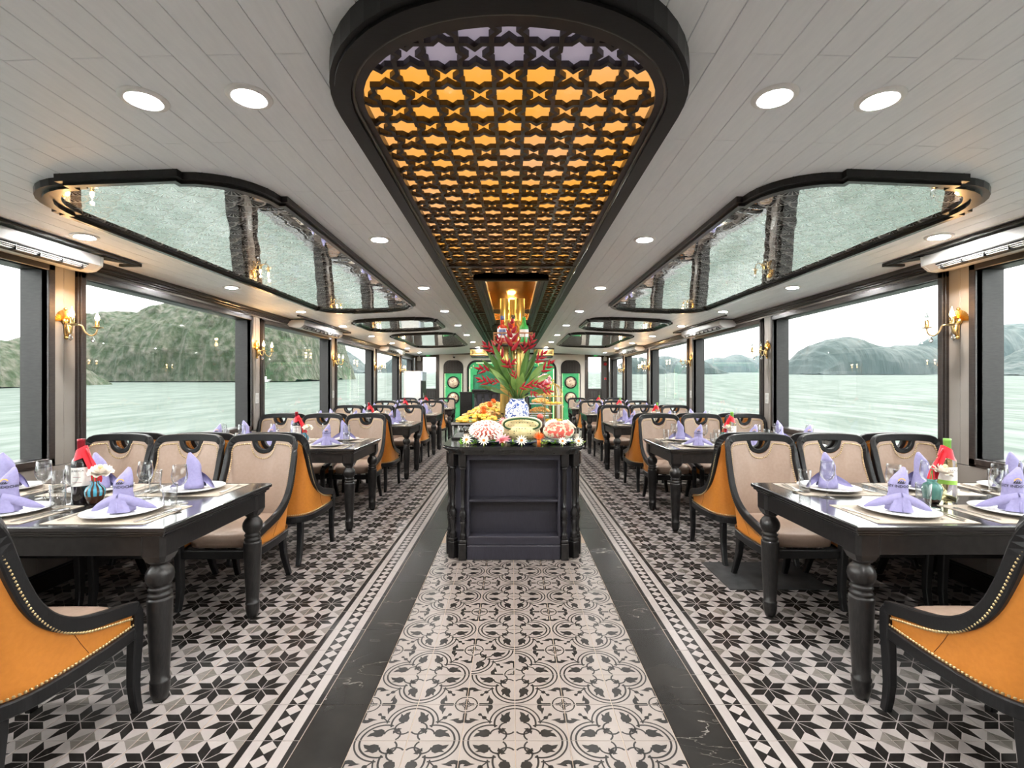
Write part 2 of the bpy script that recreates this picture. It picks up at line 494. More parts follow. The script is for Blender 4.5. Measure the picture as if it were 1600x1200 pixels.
# quatrefoil tile, corner (0,0) of the motif at -x,-y
def arcpts(cx, cy, r, a0, a1, n): return [(cx+r*math.cos(a0+(a1-a0)*i/n), cy+r*math.sin(a0+(a1-a0)*i/n)) for i in range(n+1)]
def band(mb, cx, cy, r, w, a0, a1, n, m, z=0.0003, clip=True):
    o = arcpts(cx,cy,r+w/2,a0,a1,n); i_ = arcpts(cx,cy,r-w/2,a0,a1,n)
    for k in range(n):
        q = [o[k], o[k+1], i_[k+1], i_[k]]
        q = [(min(max(x,0.0015),0.1985)-0.1, min(max(y,0.0015),0.1985)-0.1) for x,y in q]
        flat(mb, q, m, z)
rug = MB(); tile_base(rug, T, T, 0)
C_ = 0.094
for sw in (0, 1):
    n0 = len(rug.v)
    def F0(cx, cy, r, w, a0, a1, n): 
        if sw: band(rug, cy, cx, r, w, PI/2-a0, PI/2-a1, n, 1)
        else: band(rug, cx, cy, r, w, a0, a1, n, 1)
    # lobe along the x axis: outer thin, inner thick outline, ending at the diagonal cusp
    F0(C_, 0, 0.0985, 0.0062, 0, PI*0.515, 14)
    F0(C_, 0, 0.0805, 0.0076, 0, PI*0.60, 14)
    # vine
    F0(0.064, 0.030, 0.031, 0.0068, 0.02*PI, 1.30*PI, 12)
    # leaf
    def Q(pts):
        p = [((y if sw else x)-0.1, (x if sw else y)-0.1) for x, y in pts]
        flat(rug, p, 1)
    Q([(0.094,0.040),(0.100,0.022),(0.118,0.017),(0.134,0.023),(0.157,0.019),(0.148,0.036),(0.134,0.044),(0.146,0.055),(0.126,0.054),(0.112,0.060),(0.099,0.053)])
    # small curls beside the circle motif
    Q([(0.1985,0.094),(0.186,0.090),(0.173,0.092),(0.156,0.105),(0.140,0.1085),(0.155,0.113),(0.168,0.1175),(0.181,0.118),(0.177,0.110),(0.185,0.108),(0.1985,0.113)])
    Q([(0.1985,0.105),(0.192,0.106),(0.192,0.146),(0.1985,0.149)])
# star on the diagonal, circle at the far corner, club between them
for pts in ([(0.040,0.040),(0.052,0.046),(0.070,0.070),(0.046,0.052)], [(0.034,0.062),(0.046,0.050),(0.050,0.056),(0.052,0.066)], [(0.062,0.034),(0.066,0.052),(0.056,0.050),(0.050,0.046)]):
    flat(rug, [(x-0.1,y-0.1) for x,y in pts], 1)
band(rug, 0.2, 0.2, 0.045, 0.0055, PI, 1.5*PI, 8, 1)
flat(rug, [(0.0985,0.074),(0.0985,0.070),(0.080,0.0985),(0.084,0.0985)][::1], 1)
flat(rug, [(x-0.1,y-0.1) for x,y in ((0.168,0.1985),(0.168,0.194),(0.1985,0.194),(0.1985,0.1985))], 1)
flat(rug, [(x-0.1,y-0.1) for x,y in ((0.1985,0.168),(0.194,0.168),(0.194,0.1985),(0.1985,0.1985))], 1)
flat(rug, [(x-0.1,y-0.1) for x,y in arcpts(0.122,0.122,0.010,0,2*PI,8)[:-1]], 1)
flat(rug, [(x-0.1,y-0.1) for x,y in arcpts(0.140,0.140,0.008,0,2*PI,8)[:-1]], 1)
flat(rug, [(x-0.1,y-0.1) for x,y in ((0.098,0.102),(0.102,0.098),(0.142,0.138),(0.138,0.142))], 1)
rug_me = rug.mesh('quatrefoil_tile', ['rug_white','tile_black']); face_up(rug_me)
marb = MB(); tile_base(marb, T, 0.6, 0); marb_me = marb.mesh('marble_tile', ['tile_marble'])

def tiles():
    rows = int((YB-GY)/T)+1
    far = MB(); cand = []
    for r in range(int((Y0-GY)/T), rows):
        y = GY + T*(r+0.5)
        if y > YB: break
        for s in (-1, 1):
            for c in range(10):
                x = s*(1.0+T*(c+0.5)) + RX*(1-c/10)
                vis = y > 0.9 and abs(x) < 1.16*y
                size = 1/(max(y,0.3)**3) if vis else 0
                cand.append((size, x, y))
    cand.sort(reverse=True)
    for i, (sz, x, y) in enumerate(cand):
        if i < 300 and sz > 0:
            link('star_tile', star_me, floor, (x, y, 0), 0)
        else:
            n = len(far.v); far.merge(star)
            for k in range(n, len(far.v)):
                q = far.v[k]; far.v[k] = (q[0]+x, q[1]+y, q[2])
    me = far.mesh('star_tiles_beyond', ['tile_white','tile_black','tile_grey','tile_grey_dark']); face_up(me)
    o = link('star_tile_field', me, floor); o['kind'] = 'stuff'
    for r in range(int((Y0-GY)/T), rows):
        y = GY + T*(r+0.5)
        if y > YB: break
        for s in (-1, 1):
            link('border_tile', bord_me, floor, (RX+s*0.9, y, 0), 0 if s > 0 else PI)
        if y > 3.95: continue
        for c in range(6):
            x = RX - 0.6 + T*(c+0.5)
            # motif centres at RX + 0.4k and at the grid line 1.76 + 0.4k
            i0 = (c - 3) % 2 == 0            # tile begins on a motif line in x
            j0 = (r - 16) % 2 == 0           # tile begins on a motif line in depth
            rz = {(True,True):0, (False,True):PI/2, (False,False):PI, (True,False):-PI/2}[(i0 if True else i0, j0)]
            if c == 2 and abs(y-2.26) < 0.05: rz += PI
            link('quatrefoil_tile', rug_me, floor, (x, y, 0), rz)
    y = 1.96 - 0.6*6 + 0.3
    while y < YB:
        for s in (-1, 1):
            link('marble_tile', marb_me, floor, (RX+s*0.7, y, 0))
        y += 0.6
tiles()
# inspection hatch let into the floor between the right-hand tables
h = px(1215, 906, 3.2)
hatch = MB().box(1.40, 2.06, 3.05, 3.52, 0.0006, 0.006, 0, b=0.002).build('floor_hatch', noisy('hatch_metal', (0.05,0.053,0.055), (0.085,0.088,0.09), 9, rough=0.4, metal=0.3))
tag(hatch, 'flat dark grey access plate on the tiles behind the first right-hand table', 'hatch')
# ------------------------------------------------------------------ ceiling
cm_ = MB()
for s_ in (-1, 1):
    cm_.grid(12, 2, lambda u, v: (s_*(0.44+2.66*u), Y0-0.1+(YB-Y0+0.2)*v, ceil_z(0.44+2.66*u)+0.028))
cm_.box(-0.45, 0.45, Y0-0.1, 1.5, 2.318, 2.33).box(-0.45, 0.45, 11.4, YB+0.1, 2.318, 2.33)
ceil = struct(cm_.build('ceiling', 'gap_grey'))
def planks():
    PW, PL = 0.1, 0.98
    far = MB(); cand = []
    jy = 1.40                                   # joint rows seen at 1.40, 1.89, 2.38 ...
    for c in range(-30, 30):
        x = (c+0.5)*PW
        off = 0 if c % 2 else 0.49
        k0 = int((Y0-jy-off)/PL)-1
        for k in range(k0, 20):
            y0 = jy+off+k*PL; y1 = y0+PL
            y0 = max(y0, Y0); y1 = min(y1, YB)
            if abs(x) < 0.5:
                if y1 > 1.0: y1 = min(y1, 1.66-0.54*math.sqrt(max(1-((abs(x)+0.05)/0.575)**2, 0)))
                if y1 <= y0 and 11.5 < y0+PL: y0, y1 = max(11.5, y0), min(y0+PL, YB)
            if y1-y0 < 0.05: continue
            ym = (y0+y1)/2
            # planks wholly behind a mirror panel stay in the far mass
            vis = ym > 0.75 and abs(x) < 1.12*y1 and not (1.25 < abs(x) < 2.25 and 2.5 < ym < 5.6)
            cand.append((1/ym**2 if vis else 0, x, y0, y1))
    cand.sort(reverse=True)
    cache = {}
    for i, (sz, x, y0, y1) in enumerate(cand):
        z = ceil_z(x); sl = -2*0.0115*x; d = 0.0009
        def shape(mb, ox=0, oy=0, oz=0):
            n = len(mb.v)
            mb.box(-PW/2+d, PW/2-d, -(y1-y0)/2+d, (y1-y0)/2-d, 0, 0.02, 0, b=0.0015)
            for k in range(n, len(mb.v)):
                q = mb.v[k]; mb.v[k] = (q[0]+ox, q[1]+oy, q[2]+sl*q[0]+oz)
        if i < 300 and sz > 0:
            key = (round(x,3), round(y1-y0,3))
            if key not in cache:
                m = MB(); shape(m); cache[key] = m.mesh('ceiling_plank', ['ceiling_paint'])
            link('ceiling_plank', cache[key], ceil, (x, (y0+y1)/2, z))
        else:
            shape(far, x, (y0+y1)/2, z)
    o = far.build('ceiling_plank_field', 'ceiling_paint', ceil); o['kind'] = 'stuff'
planks()

# ------------------------------------------------------------------ side walls, windows
board_me = {}
def side(s):
    nm = 'left' if s < 0 else 'right'
    w = MB()
    x0, x1 = s*WX, s*(WX+0.16)
    w.box(x0+s*0.012, x1, Y0, YB, -0.08, SILL-0.0)
    w.box(x0+s*0.012, x1, Y0, YB, HEAD, 2.26)
    for a, b in PIL: w.box(x0+s*0.012, x1, a+0.02, b-0.02, SILL, HEAD)
    w.box(x0+s*0.012, x1, 14.30, YB+0.1, SILL, HEAD)
    wall = struct(w.build('wall_'+nm, 'gap_grey'))
    # painted boards with open joints
    def board(y0, y1, z0, z1):
        MB().box(x0, x0+s*0.014, y0+0.0009, y1-0.0009, z0, z1, 0, b=0.0012).build('wall_board', 'white_paint', wall)
    y = Y0
    while y < YB-0.05:
        board(y, min(y+0.2, YB), 0.12, SILL-0.005); y += 0.2
    y = Y0
    while y < YB-0.05:
        board(y, min(y+0.2, YB), HEAD+0.005, 2.195); y += 0.2
    for a, b in PIL:
        m = (a+b)/2
        board(a-0.03, m, SILL, HEAD); board(m, b+0.03, SILL, HEAD)
    board(14.27, YB, SILL, HEAD)
    base = MB().box(x0-s*0.018, x0+s*0.01, Y0, YB, 0.0, 0.11, 0, b=0.004).box(x0-s*0.010, x0+s*0.01, Y0, YB, 0.11, 0.125, 0, b=0.003)
    struct(base.build('baseboard_'+nm, 'black_wood'))
    cr = MB().box(x0-s*0.05, x0, Y0, YB, 2.165, 2.198, 0, b=0.004).box(x0-s*0.03, x0, Y0, YB, 2.145, 2.168, 0, b=0.004).box(x0-s*0.015, x0, Y0, YB, 2.132, 2.147, 0, b=0.003)
    struct(cr.build('trim_1' if s < 0 else 'trim_2', 'frame_dark'))
    for i, (a, b) in enumerate(WIN):
        n = i+1+(len(WIN) if s > 0 else 0)
        f = MB()
        xo, xi = x0+s*0.16, x0-s*0.022                   # outside edge, proud inner edge
        cw = 0.055
        # casing proud of the wall (two steps)
        for (e, d, bb) in ((0.0, 0.022, 0.004), (0.014, 0.032, 0.004)):
            c2 = cw-e; X = x0-s*d
            f.box(X, x0+s*0.02, a+e, a+cw, SILL+e, HEAD-e, 0, b=bb); f.box(X, x0+s*0.02, b-cw, b-e, SILL+e, HEAD-e, 0, b=bb)
            f.box(X, x0+s*0.02, a+e, b-e, SILL+e, SILL+cw, 0, b=bb); f.box(X, x0+s*0.02, a+e, b-e, HEAD-cw, HEAD-e, 0, b=bb)
        fr = struct(f.build('window_%d' % n, 'frame_dark'))
        j = MB()
        j.box(x0+s*0.02, xo, a+0.03, a+0.05, SILL+0.03, HEAD-0.03); j.box(x0+s*0.02, xo, b-0.05, b-0.03, SILL+0.03, HEAD-0.03)
        j.box(x0+s*0.02, xo, a+0.03, b-0.03, SILL+0.03, SILL+0.05); j.box(x0+s*0.02, xo, a+0.03, b-0.03, HEAD-0.05, HEAD-0.03)
        j.build('reveal', 'jamb_dark', fr)
        MB().box(x0+s*0.128, x0+s*0.134, a+0.045, b-0.045, SILL+0.045, HEAD-0.045).build('pane', 'window_glass', fr)
for s in (-1, 1): side(s)
struct(MB().box(-WX-0.1, WX+0.1, Y0-0.1, Y0, -0.08, 2.4).build('wall_front', 'white_paint'))

# ------------------------------------------------------------------ end wall
def arch(x0, x1, z0, z1, r, n=8):
    p = [(x0,z0),(x1,z0)]
    p += [(x1-r+r*math.cos(a), z1-r+r*math.sin(a)) for a in [PI/2*k/n for k in range(n+1)]]
    p += [(x0+r-r*math.sin(a), z1-r+r*math.cos(a)) for a in [PI/2*k/n for k in range(n+1)]]
    return p
def end_wall():
    w = MB().box(-2.24, 2.24, YB, YB+0.12, 0, 2.4)
    w.box(-3.1, -2.24, YB, YB+0.12, 2.26, 2.4); w.box(2.24, 3.1, YB, YB+0.12, 2.26, 2.4)
    wall = struct(w.build('wall_back', noisy('end_wall_paint', (0.70,0.65,0.58), (0.74,0.69,0.62), 4, rough=0.6)))
    MB().box(-2.24, 2.24, YB-0.03, YB, 2.25, 2.31, 0, b=0.004).build('cornice', 'black_wood', wall)
    MB().box(-2.24, 2.24, YB-0.02, YB, 0.0, 0.12, 0, b=0.004).build('skirting', 'black_wood', wall)
    for s in (-1, 1):
        d = MB(); X = lambda v: s*v
        d.box(X(2.24), X(2.34), YB-0.03, YB+0.1, 0, 2.26, 0, b=0.004); d.box(X(2.74), X(2.98), YB-0.03, YB+0.1, 0, 2.26, 0, b=0.004)
        d.box(X(2.34), X(2.74), YB-0.01, YB+0.1, 2.165, 2.26); d.box(X(2.34), X(2.74), YB-0.01, YB+0.06, 1.12, 1.20, 0, b=0.004)
        d.box(X(2.34), X(2.74), YB-0.01, YB+0.06, 0.0, 0.12)
        dr = struct(d.build('door_1' if s < 0 else 'door_2', 'frame_dark'))
        for k in range(8):
            MB().box(X(2.34+k*0.05+0.002), X(2.39+k*0.05-0.002), YB, YB+0.03, 0.12, 1.12, 0, b=0.002).build('door_board', 'frame_dark', dr)
        MB().box(X(2.34), X(2.74), YB+0.03, YB+0.036, 1.20, 2.165).build('pane', 'window_glass', dr)
        e = MB().box(X(2.43), X(2.71), YB-0.035, YB-0.012, 2.185, 2.245, 0, b=0.003)
        eo = e.build('exit_sign', mat('sign_body_%d' % (s+1), (0.02,0.05,0.03), 0.4))
        t = text_mb('EXIT', 0.055, 0.0015)
        t.xform(Matrix.Translation((X(2.57), YB-0.0365, 2.196)) @ Matrix.Rotation(PI/2, 4, 'X'))
        t.build('lettering', mat('sign_green_%d' % (s+1), (0.05,0.5,0.12), 0.4, emit=(0.05,0.6,0.14), es=0.3), eo)
        tag(eo, 'dark sign with green lettering over the %s door of the end wall' % ('left' if s < 0 else 'right'), 'sign')
green = noisy('green_glow_paper', (0.025,0.30,0.10), (0.06,0.38,0.15), 5, rough=0.6, emit=(0.035,0.36,0.11), es=0.07)  # paper emits faintly, standing in for the soft glow of the strips
def green_flowers(m):
    n, l, b = nodes(m)
    v = n.new('ShaderNodeTexVoronoi'); v.inputs['Scale'].default_value = 9
    tc = n.new('ShaderNodeTexCoord'); l.new(tc.outputs['Object'], v.inputs['Vector'])
    t = n.new('ShaderNodeTexNoise'); t.inputs['Scale'].default_value = 2.6; l.new(tc.outputs['Object'], t.inputs['Vector'])
    c = n.new('ShaderNodeMath'); c.operation = 'LESS_THAN'; c.inputs[1].default_value = 0.27; l.new(v.outputs['Distance'], c.inputs[0])
    c2 = n.new('ShaderNodeMath'); c2.operation = 'GREATER_THAN'; c2.inputs[1].default_value = 0.53; l.new(t.outputs['Fac'], c2.inputs[0])
    mu = n.new('ShaderNodeMath'); mu.operation = 'MULTIPLY'; l.new(c.outputs[0], mu.inputs[0]); l.new(c2.outputs[0], mu.inputs[1])
    mx = n.new('ShaderNodeMixRGB'); l.new(mu.outputs[0], mx.inputs['Fac']); l.new(b.inputs['Base Color'].links[0].from_socket, mx.inputs['Color1'])
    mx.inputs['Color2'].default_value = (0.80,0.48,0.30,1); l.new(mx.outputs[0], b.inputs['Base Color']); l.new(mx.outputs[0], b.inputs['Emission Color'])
green_flowers(green)
led = mat('led_strip', (1,1,1), 0.5, emit=(0.70,1.0,0.40), es=0.45)
plate_art = noisy('painted_disc', (0.80,0.64,0.45), (0.30,0.10,0.08), 22, detail=2, lo=0.55, hi=0.62, rough=0.4)
def niches():
    for s in (-1, 1):
        cx = s*1.80; x0, x1 = cx-0.30, cx+0.30
        r = empty('arched_wall_panel', (cx, YB, 0))
        side_w = 'left' if s < 0 else 'right'
        tag(r, 'arched green floral panel with black lattice top on the end wall, %s of the bar niche' % side_w, 'wall panel')
        def B(mb, nm, m): mb.xform(Matrix.Translation((-cx, -YB, 0))); return mb.build(nm, m, r)
        B(MB().ringprism(arch(x0,x1,0.12,2.07,0.2), arch(x0+0.035,x1-0.035,0.14,2.035,0.17), YB-0.045, YB-0.001, 0, 'y'), 'frame', 'black_wood')
        B(MB().box(x0+0.03,x1-0.03,YB-0.014,YB-0.002,0.14,1.69), 'backing', green)
        B(MB().prism(arch(x0+0.03,x1-0.03,1.68,2.04,0.17), YB-0.02, YB-0.002, 0, 'y'), 'lattice_backing', 'dark_slot')
        for k in range(11):
            xx = x0+0.06+k*0.048
            top = 2.03-(0.10 if k in (0,10) else (0.05 if k in (1,9) else 0.0))
            B(MB().box(xx-0.008,xx+0.008,YB-0.034,YB-0.018,1.69,top), 'lattice_slat', 'frame_dark')
        for k in range(6):
            B(MB().box(x0+0.04,x1-0.04,YB-0.030,YB-0.018,1.70+k*0.052,1.712+k*0.052), 'lattice_slat', 'frame_dark')
        B(MB().box(x0+0.03,x1-0.03,YB-0.04,YB-0.005,1.665,1.695), 'cross_rail', 'black_wood')
        for sx_ in (-1, 1):
            B(MB().box(cx+sx_*0.262-0.006,cx+sx_*0.262+0.006,YB-0.028,YB-0.014,0.15,1.66), 'light_strip', led)
        for z in (1.387, 0.91):
            d = B(MB().lathe([(0.155,-0.02),(0.19,-0.02),(0.19,0.02),(0.16,0.03),(0.155,0.02)], 28, 0, (cx,YB-0.03,z), axis='y', caps=False), 'disc_frame', 'black_wood')
            a = MB().lathe([(0.001,-0.006),(0.157,-0.006),(0.157,0.006),(0.001,0.006)], 28, 0, (cx,YB-0.03,z), axis='y')
            a.xform(Matrix.Translation((-cx,-YB,0))); a.build('painted_disc', plate_art, d)
    # wide niche behind the bar
    r = empty('bar_niche', (0, YB, 0)); tag(r, 'wide green backlit niche with black arched frame in the middle of the end wall', 'wall panel')
    def B(mb, nm, m): mb.xform(Matrix.Translation((0, -YB, 0))); return mb.build(nm, m, r)
    B(MB().ringprism(arch(-1.38,1.36,0.12,2.07,0.28), arch(-1.32,1.30,0.14,2.01,0.22), YB-0.06, YB-0.001, 0, 'y'), 'frame', 'black_wood')
    B(MB().prism(arch(-1.32,1.30,0.14,2.01,0.22), YB-0.012, YB-0.002, 0, 'y'), 'backing', green)
    inn = [(-1.18,0.14),(1.16,0.14),(1.16,1.62),(1.06,1.62),(1.06,1.70),(0.98,1.80),(0.86,1.87),(-0.88,1.87),(-1.0,1.80),(-1.08,1.70),(-1.08,1.62),(-1.18,1.62)]
    inn2 = [(x*0.985, z if z < 0.2 else z-0.018) for x, z in inn]
    B(MB().ringprism(inn, inn2, YB-0.03, YB-0.012, 0, 'y'), 'bracket_outline', 'black_wood')
    B(MB().prism(inn2, YB-0.02, YB-0.012, 0, 'y'), 'bracket_panel', noisy('deep_green_paper', (0.012,0.15,0.075), (0.03,0.22,0.11), 6, rough=0.6))
    for k, (a, b) in enumerate((((-1.295,0.2),(-1.295,1.80)), ((1.275,0.2),(1.275,1.80)), ((-1.1,1.985),(1.08,1.985)))):
        p = [Vector((a[0],YB-0.03,a[1])), Vector((b[0],YB-0.03,b[1]))]
        B(MB().tube(p, 0.008, 6), 'light_strip', led)
end_wall(); niches()

# ------------------------------------------------------------------ centre ceiling feature: star lattice over amber light panels
def feature():
    CX = -0.008
    ys, ye = 1.62, 11.6
    def outline(hw, ry, y_end, n=28):
        p = [(CX+hw*math.cos(PI+PI*k/n), ys+ry*math.sin(PI+PI*k/n)) for k in range(n+1)]
        # superellipse-like near end
        p = []
        for k in range(n+1):
            a = PI+PI*k/n; c, s_ = math.cos(a), math.sin(a)
            e = 0.96
            p.append((CX+hw*math.copysign(abs(c)**e, c), ys+ry*math.copysign(abs(s_)**e, s_)))
        return p+[(CX+hw, y_end), (CX-hw, y_end)]
    root = empty('ceiling_light_feature', (0, 0, 0))
    tag(root, 'long rounded black ceiling frame with star lattice over amber glowing glass', 'ceiling light')
    for (nm, h0, h1, r0, r1, z0, z1) in (('outer_moulding', 0.575, 0.535, 0.54, 0.49, 2.232, 2.302), ('middle_moulding', 0.56, 0.515, 0.525, 0.465, 2.222, 2.30), ('inner_moulding', 0.54, 0.480, 0.50, 0.400, 2.240, 2.30)):
        f = MB().ringprism(outline(h0, r0, ye), outline(h1, r1, ye-0.05), z0, z1)
        f.build(nm, 'satin_black' if nm != 'inner_moulding' else noisy('lattice_wood', (0.018,0.012,0.010), (0.030,0.019,0.014), 20, rough=0.35, coat=0.2), root)
    bo = MB().tube([Vector((x,y,2.236)) for x,y in outline(0.51,0.455,ye-0.03)], 0.008, 6, closed=True); bo.build('bead', 'frame_dark', root)
    # backing glass, one pane per bay
    joints = [1.12, 1.42, 2.35, 3.70, 4.9, 6.1, 7.2, 8.3, 9.9, 11.55]
    for k in range(len(joints)-1):
        p = MB()
        if k == 0: p.prism([(CX-0.50,1.42),(CX-0.48,1.34),(CX-0.25,1.16),(CX+0.25,1.16),(CX+0.48,1.34),(CX+0.50,1.42)], 2.270, 2.276)
        else:
            a_, b_ = joints[k]+0.002, joints[k+1]-0.002
            if b_ <= 4.1 or a_ >= 7.1: p.box(CX-0.51, CX+0.51, a_, b_, 2.270, 2.276)
            else:
                for s_ in (-1, 1): p.box(CX+s_*0.295, CX+s_*0.51, max(a_, 4.05) if a_ < 4.05 else a_, b_, 2.270, 2.276)
                if a_ < 4.05: p.box(CX-0.51, CX+0.51, a_, 4.05, 2.270, 2.276)
                if b_ > 7.17: p.box(CX-0.51, CX+0.51, 7.17, b_, 2.270, 2.276)
        o = p.build('glass_panel', 'end_panel_glow' if k == 0 else 'amber_glow', root)
        if k == 0: o['label'] = 'lavender-grey glass end panel with a faint added glow'
    for y in (3.70, 6.1, 8.3):
        MB().box(CX-0.53, CX+0.53, y-0.02, y+0.02, 2.236, 2.285, 0, b=0.004).build('cross_bar', 'lattice_wood', root)
    # star straps
    pch = 0.0955; R = pch*math.sqrt(2)/2; ri = R*math.cos(PI/4)/math.cos(PI/8); wd = 0.0070
    def starpoly(d):
        out = []
        for k in range(16):
            a = k*PI/8
            # even k: tips at k*45deg, odd: notches
            rr = (R if k % 2 == 0 else ri) + (d*1.32 if k % 2 == 0 else d*1.05)
            out.append((rr*math.cos(a), rr*math.sin(a)))
        return out
    strap = MB().ringprism(starpoly(wd), starpoly(-wd), -0.009, 0.009)
    sm = strap.mesh('star_strap', ['lattice_wood'])
    cells = []
    for j in range(-1, 120):
        y = 1.155+j*pch
        if y > ye-0.02: break
        for i in range(-5, 6):
            if (i+j) % 2: continue
            x = CX+i*pch
            hw_lim = 0.52
            if y < ys:
                if ((abs(x-CX)+0.064)/0.575)**2+((ys-y+0.03)/0.54)**2 > 1: continue
            if abs(x-CX) > hw_lim: continue
            if abs(x-CX) < 0.33 and 4.02 < y < 7.25: continue
            cells.append((y, x))
    far = MB()
    for n_, (y, x) in enumerate(sorted(cells)):
        if n_ < 300: link('star_strap', sm, root, (x, y, 2.258))
        else: far.merge(strap, Matrix.Translation((x, y, 2.258)))
    o = far.build('star_strap_field', 'lattice_wood', root); o['kind'] = 'stuff'
    # framed opening for the pipes
    op = MB()
    for (d, z0) in ((0.0, 2.20), (0.03, 2.215), (0.06, 2.235)):
        o0 = [(CX-0.32+d*0.0,4.02),(CX+0.32,4.02),(CX+0.32,7.2),(CX-0.32,7.2)]
        w_ = 0.03+d
        i0 = [(CX-0.32+w_,4.02+w_),(CX+0.32-w_,4.02+w_),(CX+0.32-w_,7.2-w_),(CX-0.32+w_,7.2-w_)]
        op.ringprism(o0, i0, z0+d*0, 2.29)
    op.build('opening_frame', 'satin_black', root)
    bz = mat('bronze_mirror', (0.80,0.50,0.20), 0.10, 1.0)
    w_ = MB().box(CX-0.31, CX+0.31, 4.04, 7.18, 2.80, 2.82)
    for s_ in (-1, 1): w_.box(CX+s_*0.295, CX+s_*0.31, 4.04, 7.18, 2.27, 2.80)
    w_.box(CX-0.31, CX+0.31, 4.03, 4.045, 2.27, 2.80); w_.box(CX-0.31, CX+0.31, 7.17, 7.185, 2.27, 2.80)
    w_.build('recess_lining', bz, root)
    for y in (4.45, 4.95, 6.0, 6.7): MB().lathe([(0.001,2.792),(0.05,2.792),(0.05,2.80),(0.001,2.80)], 16, 0, (CX,y,0)).build('recess_fill', 'warm_fill', root)  # added glowing discs, out of view, to brighten the pipes and lining
def amber(name, col, es, base):
    m = mat(name, base, 0.12, emit=col, es=es)
    n, l, b = nodes(m)
    if es <= 0.1: return
    g = n.new('ShaderNodeNewGeometry'); sx = n.new('ShaderNodeSeparateXYZ'); l.new(g.outputs['Position'], sx.inputs[0])
    t = n.new('ShaderNodeTexNoise'); t.inputs['Scale'].default_value = 1.6; t.inputs['Detail'].default_value = 1
    l.new(g.outputs['Position'], t.inputs['Vector'])
    r = n.new('ShaderNodeValToRGB'); r.color_ramp.elements[0].position = 0.36; r.color_ramp.elements[1].position = 0.66
    r.color_ramp.elements[0].color = (1.0,0.43,0.06,1); r.color_ramp.elements[1].color = (0.95,0.50,0.22,1)
    l.new(t.outputs['Fac'], r.inputs['Fac']); l.new(r.outputs['Color'], b.inputs['Emission Color'])
mat('warm_fill', (1,1,1), 0.5, emit=(1.0,0.80,0.45), es=30.0)  # emission for the added fill discs in the recess
amber('amber_glow', (1.0,0.45,0.07), 0.175, (0.25,0.16,0.06))
amber('end_panel_glow', (0.45,0.40,0.50), 0.08, (0.52,0.47,0.56))  # this pane is no lamp; faint emission lightens it
feature()

# ------------------------------------------------------------------ mirror panels with stepped round corners
def mirror_outline(x0, x1, y0, y1, r, st, inset=0.0, n=8):
    """rectangle whose corners step inwards then round off"""
    x0 += inset; x1 -= inset; y0 += inset; y1 -= inset
    p = []
    for (cx, cy, a0) in ((x1-r-st, y0+r+st, -PI/2), (x1-r-st, y1-r-st, 0), (x0+r+st, y1-r-st, PI/2), (x0+r+st, y0+r+st, PI)):
        d0 = (math.cos(a0), math.sin(a0)); d1 = (math.cos(a0+PI/2), math.sin(a0+PI/2))
        e0 = (cx+d0[0]*(r+st)-d1[0]*0.0, cy+d0[1]*(r+st)-d1[1]*0.0)
        p.append(e0)
        for k in range(n+1):
            a = a0+PI/2*k/n
            p.append((cx+r*math.cos(a), cy+r*math.sin(a)))
        p.append((cx+d1[0]*(r+st), cy+d1[1]*(r+st)))
    return p
def mirrors():
    nm = ['nearest', 'second', 'third']
    for s in (-1, 1):
        for k, (x0, x1, y0, y1, r) in enumerate(((1.15,2.36,2.10,6.00,0.30), (1.10,2.36,6.70,8.10,0.24), (1.06,2.30,8.65,11.6,0.24))):
            xs = (-x1, -x0) if s < 0 else (x0, x1)
            cx, cy = (xs[0]+xs[1])/2, (y0+y1)/2
            zc = ceil_z((x0+x1)/2); sl = -2*0.0115*cx
            root = empty('ceiling_mirror', (cx, cy, zc))
            root.rotation_euler = (0, -math.atan(sl), 0)
            tag(root, 'etched fan-pattern mirror in black moulding, %s on the %s half of the ceiling' % (nm[k], 'left' if s < 0 else 'right'), 'mirror', 'ceiling mirrors')
            q = (xs[0]-cx, xs[1]-cx, y0-cy, y1-cy)
            for (i0, i1, z0) in ((0.0, 0.026, -0.034), (0.020, 0.046, -0.046), (0.042, 0.066, -0.030)):
                MB().ringprism(mirror_outline(*q, r, 0.032, i0), mirror_outline(*q, r, 0.032, i1), z0, 0.004).build('moulding', 'black_wood', root)
            MB().prism(mirror_outline(*q, r, 0.032, 0.03), -0.016, -0.010).build('mirror_glass', 'etched_mirror', root)
mirrors()

